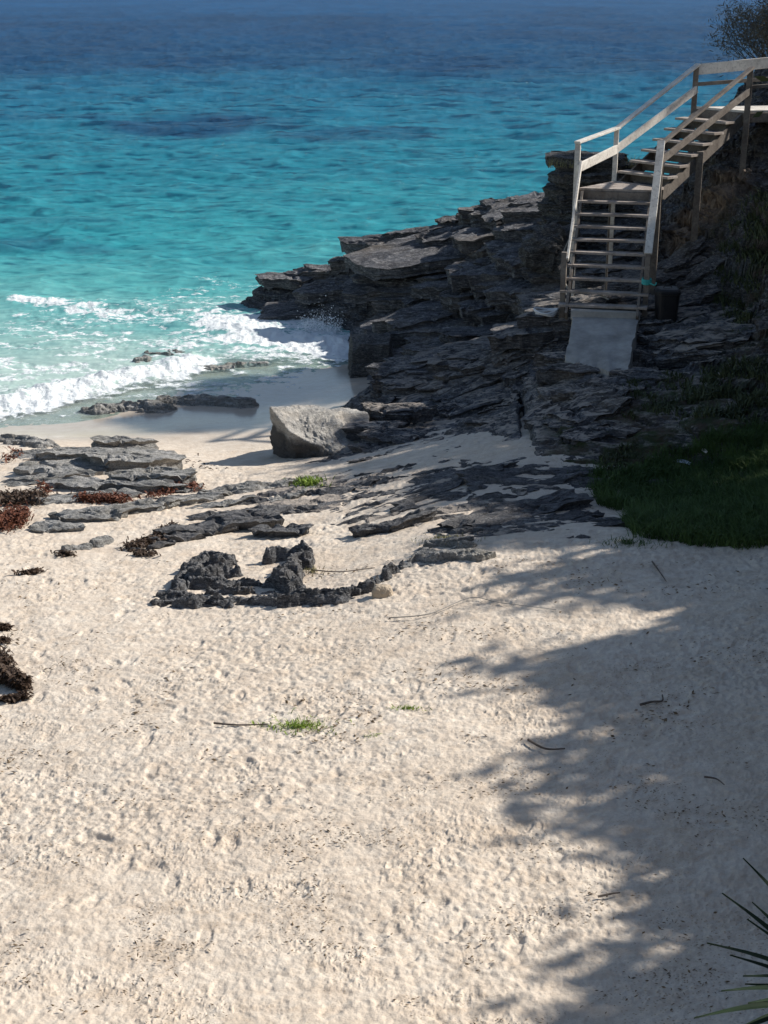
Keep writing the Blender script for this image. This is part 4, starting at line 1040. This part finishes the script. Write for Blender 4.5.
# spiky plant in the corner
yb = 5.0*ray(850, 1012)+np.array([0, 0, CAMH]); gz = float(zs(np.array([yb[0]]), np.array([yb[1]]))[0])
yu = empty('yucca', (yb[0], yb[1], gz), 'dark spiky leaved plant poking in at the bottom right corner', 'plant')
m = MB(); m.tube([(yb[0]+.03, yb[1]+.02, gz-.1), (yb[0], yb[1], (gz+yb[2])/2), (yb[0], yb[1], yb[2]+.03)], [.07, .06, .05], 10); m.build('stem', M_BARK, yu)
tipspx = [(743, 858, 5.2), (722, 893, 5.1), (752, 902, 5.25), (747, 919, 5.0), (707, 943, 4.9), (730, 955, 4.95), (743, 976, 4.85), (745, 984, 4.9), (721, 991, 4.75), (748, 1003, 4.6), (694, 1018, 4.7), (715, 1042, 4.65), (735, 1060, 4.6)]
tp = [d*ray(u, v)+np.array([0, 0, CAMH]) for u, v, d in tipspx]
rg = np.random.default_rng(11)
for k in range(46):
    a = rg.uniform(-2.2, 2.6); el = rg.uniform(-.2, 1.3); l = rg.uniform(.42, .6)
    if math.cos(a) < -.15 and el < 1.1: continue
    tp.append(yb+l*np.array([math.cos(a)*math.cos(el)+.05, math.sin(a)*math.cos(el), math.sin(el)]))
for tpt in tp:
    b0 = Vector(yb)+Vector(rg.normal(0, .02, 3)); t1 = Vector(tpt); d = t1-b0; L = d.length; sd = d.cross(Vector((0, 0, 1))).normalized(); up = sd.cross(d).normalized()
    V = []; n = 12
    for i in range(n+1):
        s = i/n; w = .022*(min(1, .5+s*2.2))*(1-s**2.2)+.0008; c = b0+d*s+up*(.06*L*math.sin(s*math.pi))
        V += [c-sd*w+up*w*.35, c-up*.003, c+sd*w+up*w*.35, c+up*.003]
    Fs = [(i*4+k, i*4+(k+1) % 4, i*4+4+(k+1) % 4, i*4+4+k) for i in range(n) for k in range(4)]
    lb = MB(); lb.add(V, Fs); lb.build('leaf', M_YUC, yu, smooth=False)

# ---------------------------------------------------------------- seaweed
def weed(label, strokes, n, mt, seed, hgt=.05, size=.06, group='seaweed heaps washed up among the rocks', name='seaweed_heap'):
    rg = np.random.default_rng(seed); C = []
    for (u0, v0, u1, v1, su, sv) in strokes:
        for i in range(n):
            t = rg.uniform(); u = u0+(u1-u0)*t+rg.normal(0, su*.5); v = v0+(v1-v0)*t+rg.normal(0, sv*.5)
            C.append((u, v))
    C = np.array(C); 
    # intersect with sand, vectorised
    z = np.full(len(C), 1.0)
    for i in range(10):
        d = np.stack([(C[:, 0]-384)/F, CP+(512-C[:, 1])/F*SP, -SP+(512-C[:, 1])/F*CP], 1); t = (z-CAMH)/d[:, 2]; x = d[:, 0]*t; y = d[:, 1]*t; z = .5*z+.5*zs(x, y)
    # heap: thicker toward the middle
    z = zs(x, y)+rg.uniform(0, 1, len(x))*hgt*2
    n_ = len(x); a = rg.uniform(0, 6.28, n_); L = size*rg.uniform(.5, 1.6, n_); w = size*.16*rg.uniform(.6, 1.5, n_)
    p = np.stack([x, y, z], 1); dx = np.stack([np.cos(a), np.sin(a), rg.normal(0, .5, n_)], 1); sd = np.stack([-np.sin(a), np.cos(a), rg.normal(0, .6, n_)], 1)
    V = np.stack([p-dx*L[:, None]*.5-sd*w[:, None]*.5, p-dx*L[:, None]*.5+sd*w[:, None]*.5,
                  p+sd*w[:, None]+np.array([0, 0, 1])*(L*.22)[:, None], p-sd*w[:, None]+np.array([0, 0, 1])*(L*.22)[:, None],
                  p+dx*L[:, None]*.6+sd*w[:, None]*.4, p+dx*L[:, None]*.6-sd*w[:, None]*.4], 1).reshape(-1, 3)
    i = np.arange(n_)[:, None]*6; Q = np.concatenate([i+np.array([[0, 1, 2, 3]]), i+np.array([[3, 2, 4, 5]])])
    o = mesh_np(name, V, Q, mt, origin=(x.mean(), y.mean(), z.mean())); tag(o, label, 'seaweed', group)
weed('red brown seaweed heap at the left edge below the grey rocks', [(-5, 526, 25, 520, 8, 8)], 1500, M_WEEDR, 1, .07)
weed('dark brown seaweed band at the left edge above the round red heap', [(0, 502, 40, 500, 12, 5)], 1300, M_WEEDK, 2, .05)
weed('red brown seaweed strip in the hollow below the pale grey outcrop', [(80, 500, 125, 502, 8, 3)], 650, M_WEEDR, 3, .05)
weed('dark seaweed strewn at the right end of the pale grey outcrop', [(150, 500, 180, 486, 16, 2), (165, 488, 200, 490, 8, 2)], 220, M_WEEDR, 4, .04)
weed('black seaweed trail at the left tip of the dark rock band', [(130, 550, 165, 540, 12, 2), (160, 538, 175, 530, 6, 3)], 500, M_WEEDK, 5, .04)
weed('sparse dark seaweed line on the wet sand below the offshore ledge', [(140, 450, 215, 468, 20, 4)], 70, M_WEEDK, 6, .01)
weed('black seaweed heap cut by the left edge on the open sand', [(-8, 670, 6, 672, 9, 11), (5, 680, 25, 690, 8, 3)], 1500, M_WEEDK, 7, .06)
weed('thin black seaweed wisps at the left edge above the open sand heap', [(-5, 630, 8, 629, 5, 2), (-5, 642, 8, 643, 5, 2), (0, 702, 28, 698, 5, 2)], 200, M_WEEDK, 8, .02)
weed('thin brown seaweed line on the sand between the two small rocks at left', [(60, 555, 70, 556, 8, 2), (140, 556, 150, 555, 10, 2), (20, 575, 40, 572, 6, 1)], 120, M_WEEDK, 9, .02)
weed('rusty seaweed scraps caught on the pale grey outcrop', [(135, 478, 155, 477, 5, 3), (40, 488, 50, 495, 5, 3), (20, 455, 5, 462, 8, 2)], 90, M_WEEDR, 10, .06)

# ---------------------------------------------------------------- leaf litter, crumbs, sticks
def litter():
    rg = np.random.default_rng(9); n = 11000
    u = rg.uniform(-10, 780, n*3); v = 560+470*rg.uniform(0, 1, n*3)**1.0
    z = np.full(n*3, 1.7)
    for i in range(8):
        d = np.stack([(u-384)/F, CP+(512-v)/F*SP, -SP+(512-v)/F*CP], 1); t = (z-CAMH)/d[:, 2]; x = d[:, 0]*t; y = d[:, 1]*t; z = .5*z+.5*zs(x, y)
    k = fbm(x/.9, y/.6, 4, 200)+rg.normal(0, .16, len(x)) > .30; x, y = x[k], y[k]
    z = zs(x, y)
    z = z+.006+.05*.55*0
    n = len(x); a = rg.normal(0, .7, n); L = np.minimum(.011*rg.lognormal(0, .55, n), .024)*(.8+.35*(y > 11)); w = L*rg.uniform(.12, .5, n)
    p = np.stack([x, y, z+rg.uniform(.0, .018, n)], 1); dx = np.stack([np.cos(a), np.sin(a), rg.normal(0, .25, n)], 1); sd = np.stack([-np.sin(a), np.cos(a), rg.normal(0, .3, n)], 1)
    top = np.array([0, 0, 1])*(w*.8)[:, None]
    V = np.stack([p-dx*L[:, None], p+sd*w[:, None], p+dx*L[:, None], p-sd*w[:, None], p+top], 1).reshape(-1, 3); i = np.arange(n)[:, None]*5
    T = np.concatenate([i+np.array([[0, 1, 4]]), i+np.array([[1, 2, 4]]), i+np.array([[2, 3, 4]]), i+np.array([[3, 0, 4]])])
    tag(mesh_np('leaf_litter', V, T, M_LIT, origin=(0, 12, 1.8)), 'dark and tan bits of leaf and weed scattered over the sand', kind='stuff')
litter()
def stick(label, px, r, group='sticks lying on the sand', mt=M_TWIG):
    pts = [PS(u, v, .02+r) for u, v in px]; m = MB(); cp = curve_pts(pts, 5)
    m.tube(cp, [r*(1-.6*i/len(cp)) for i in range(len(cp))], 6)
    tag(m.build('stick', mt, origin=tuple(pts[0])), label, 'stick', group)
stick('dark forked stick in the shade above the lit tongue of sand', [(640, 708), (652, 705), (662, 704), (662, 698)], .012)
stick('long thin twig across the sand below the mossy rock', [(390, 620), (430, 616), (470, 600), (500, 605), (556, 612)], .006, mt=M_ROPEG)
stick('short dark stick at the edge of the shade in mid beach', [(528, 743), (545, 752), (565, 752)], .012)
stick('short twig standing crooked in the shaded sand below the grass', [(652, 564), (662, 578), (666, 584)], .010)
stick('thin twig trailing from the hook of the curled rock to the right', [(312, 572), (340, 574), (375, 570)], .008)
stick('curved twig in the shade right of the lit sand', [(704, 780), (716, 782), (724, 788)], .009)
stick('bent twig in the open sand left of the creeping plant', [(214, 726), (240, 728), (268, 727)], .010)
stick('short bent stick in the shade near the lower sand', [(598, 900), (612, 897), (620, 896)], .009)

# spray thrown up where the wave meets the ledge
rg = np.random.default_rng(14); V = []; Fs = []
iv, jf = icosphere(0); c = W(322, 34.0, 0)
for k in range(1500):
    a = abs(rg.normal(0, .17)); j = rg.integers(0, 5); fx = (j-2)*.16; q = np.array([c[0]+fx*(1+a)+rg.normal(0, .05+.12*a), c[1]+rg.normal(0, .15), .05+a*(1.5-.25*abs(j-2))]); s = rg.lognormal(-4.95, .45)
    b = len(V); V += list(q+iv*s); Fs += [tuple(int(i)+b for i in f) for f in jf]
tag(mesh_np('sea_spray', V, Fs, M_SPRAY, origin=tuple(c)), 'white spray splashing up against the dark ledge', kind='stuff')

# ---------------------------------------------------------------- light, world, camera
SUN_EL, SUN_AZ = R(36), R(17)               # azimuth measured from +X towards +Y
sd = Vector((math.cos(SUN_EL)*math.cos(SUN_AZ), math.cos(SUN_EL)*math.sin(SUN_AZ), math.sin(SUN_EL)))
l = bpy.data.lights.new('sun', 'SUN'); l.energy = 5.0; l.angle = R(1.0); l.color = (1.0, .95, .88)
lo = bpy.data.objects.new('sun', l); COL.objects.link(lo); lo.rotation_euler = sd.to_track_quat('Z', 'Y').to_euler()
w = bpy.data.worlds.new('World'); scn.world = w; w.use_nodes = True; nt = w.node_tree
sk = nt.nodes.new('ShaderNodeTexSky'); sk.sky_type = 'NISHITA'; sk.sun_disc = False; sk.sun_elevation = SUN_EL; sk.sun_rotation = R(90)-SUN_AZ
sk.air_density = 1.0; sk.dust_density = .6; sk.ozone_density = .6
nt.links.new(sk.outputs[0], nt.nodes['Background'].inputs[0]); nt.nodes['Background'].inputs[1].default_value = .088
cam = bpy.data.cameras.new('camera'); co = bpy.data.objects.new('camera', cam); COL.objects.link(co); scn.camera = co
co.location = (0, 0, CAMH); co.rotation_euler = (R(90)-PITCH, 0, 0)
cam.sensor_fit = 'VERTICAL'; cam.sensor_height = 24; cam.lens = F/1024*24; cam.clip_end = 20000; cam.clip_start = .05
scn.view_settings.view_transform = 'Standard'; scn.view_settings.look = 'None'; scn.view_settings.gamma = 1; scn.view_settings.exposure = .48
scn.render.resolution_x = 768; scn.render.resolution_y = 1024
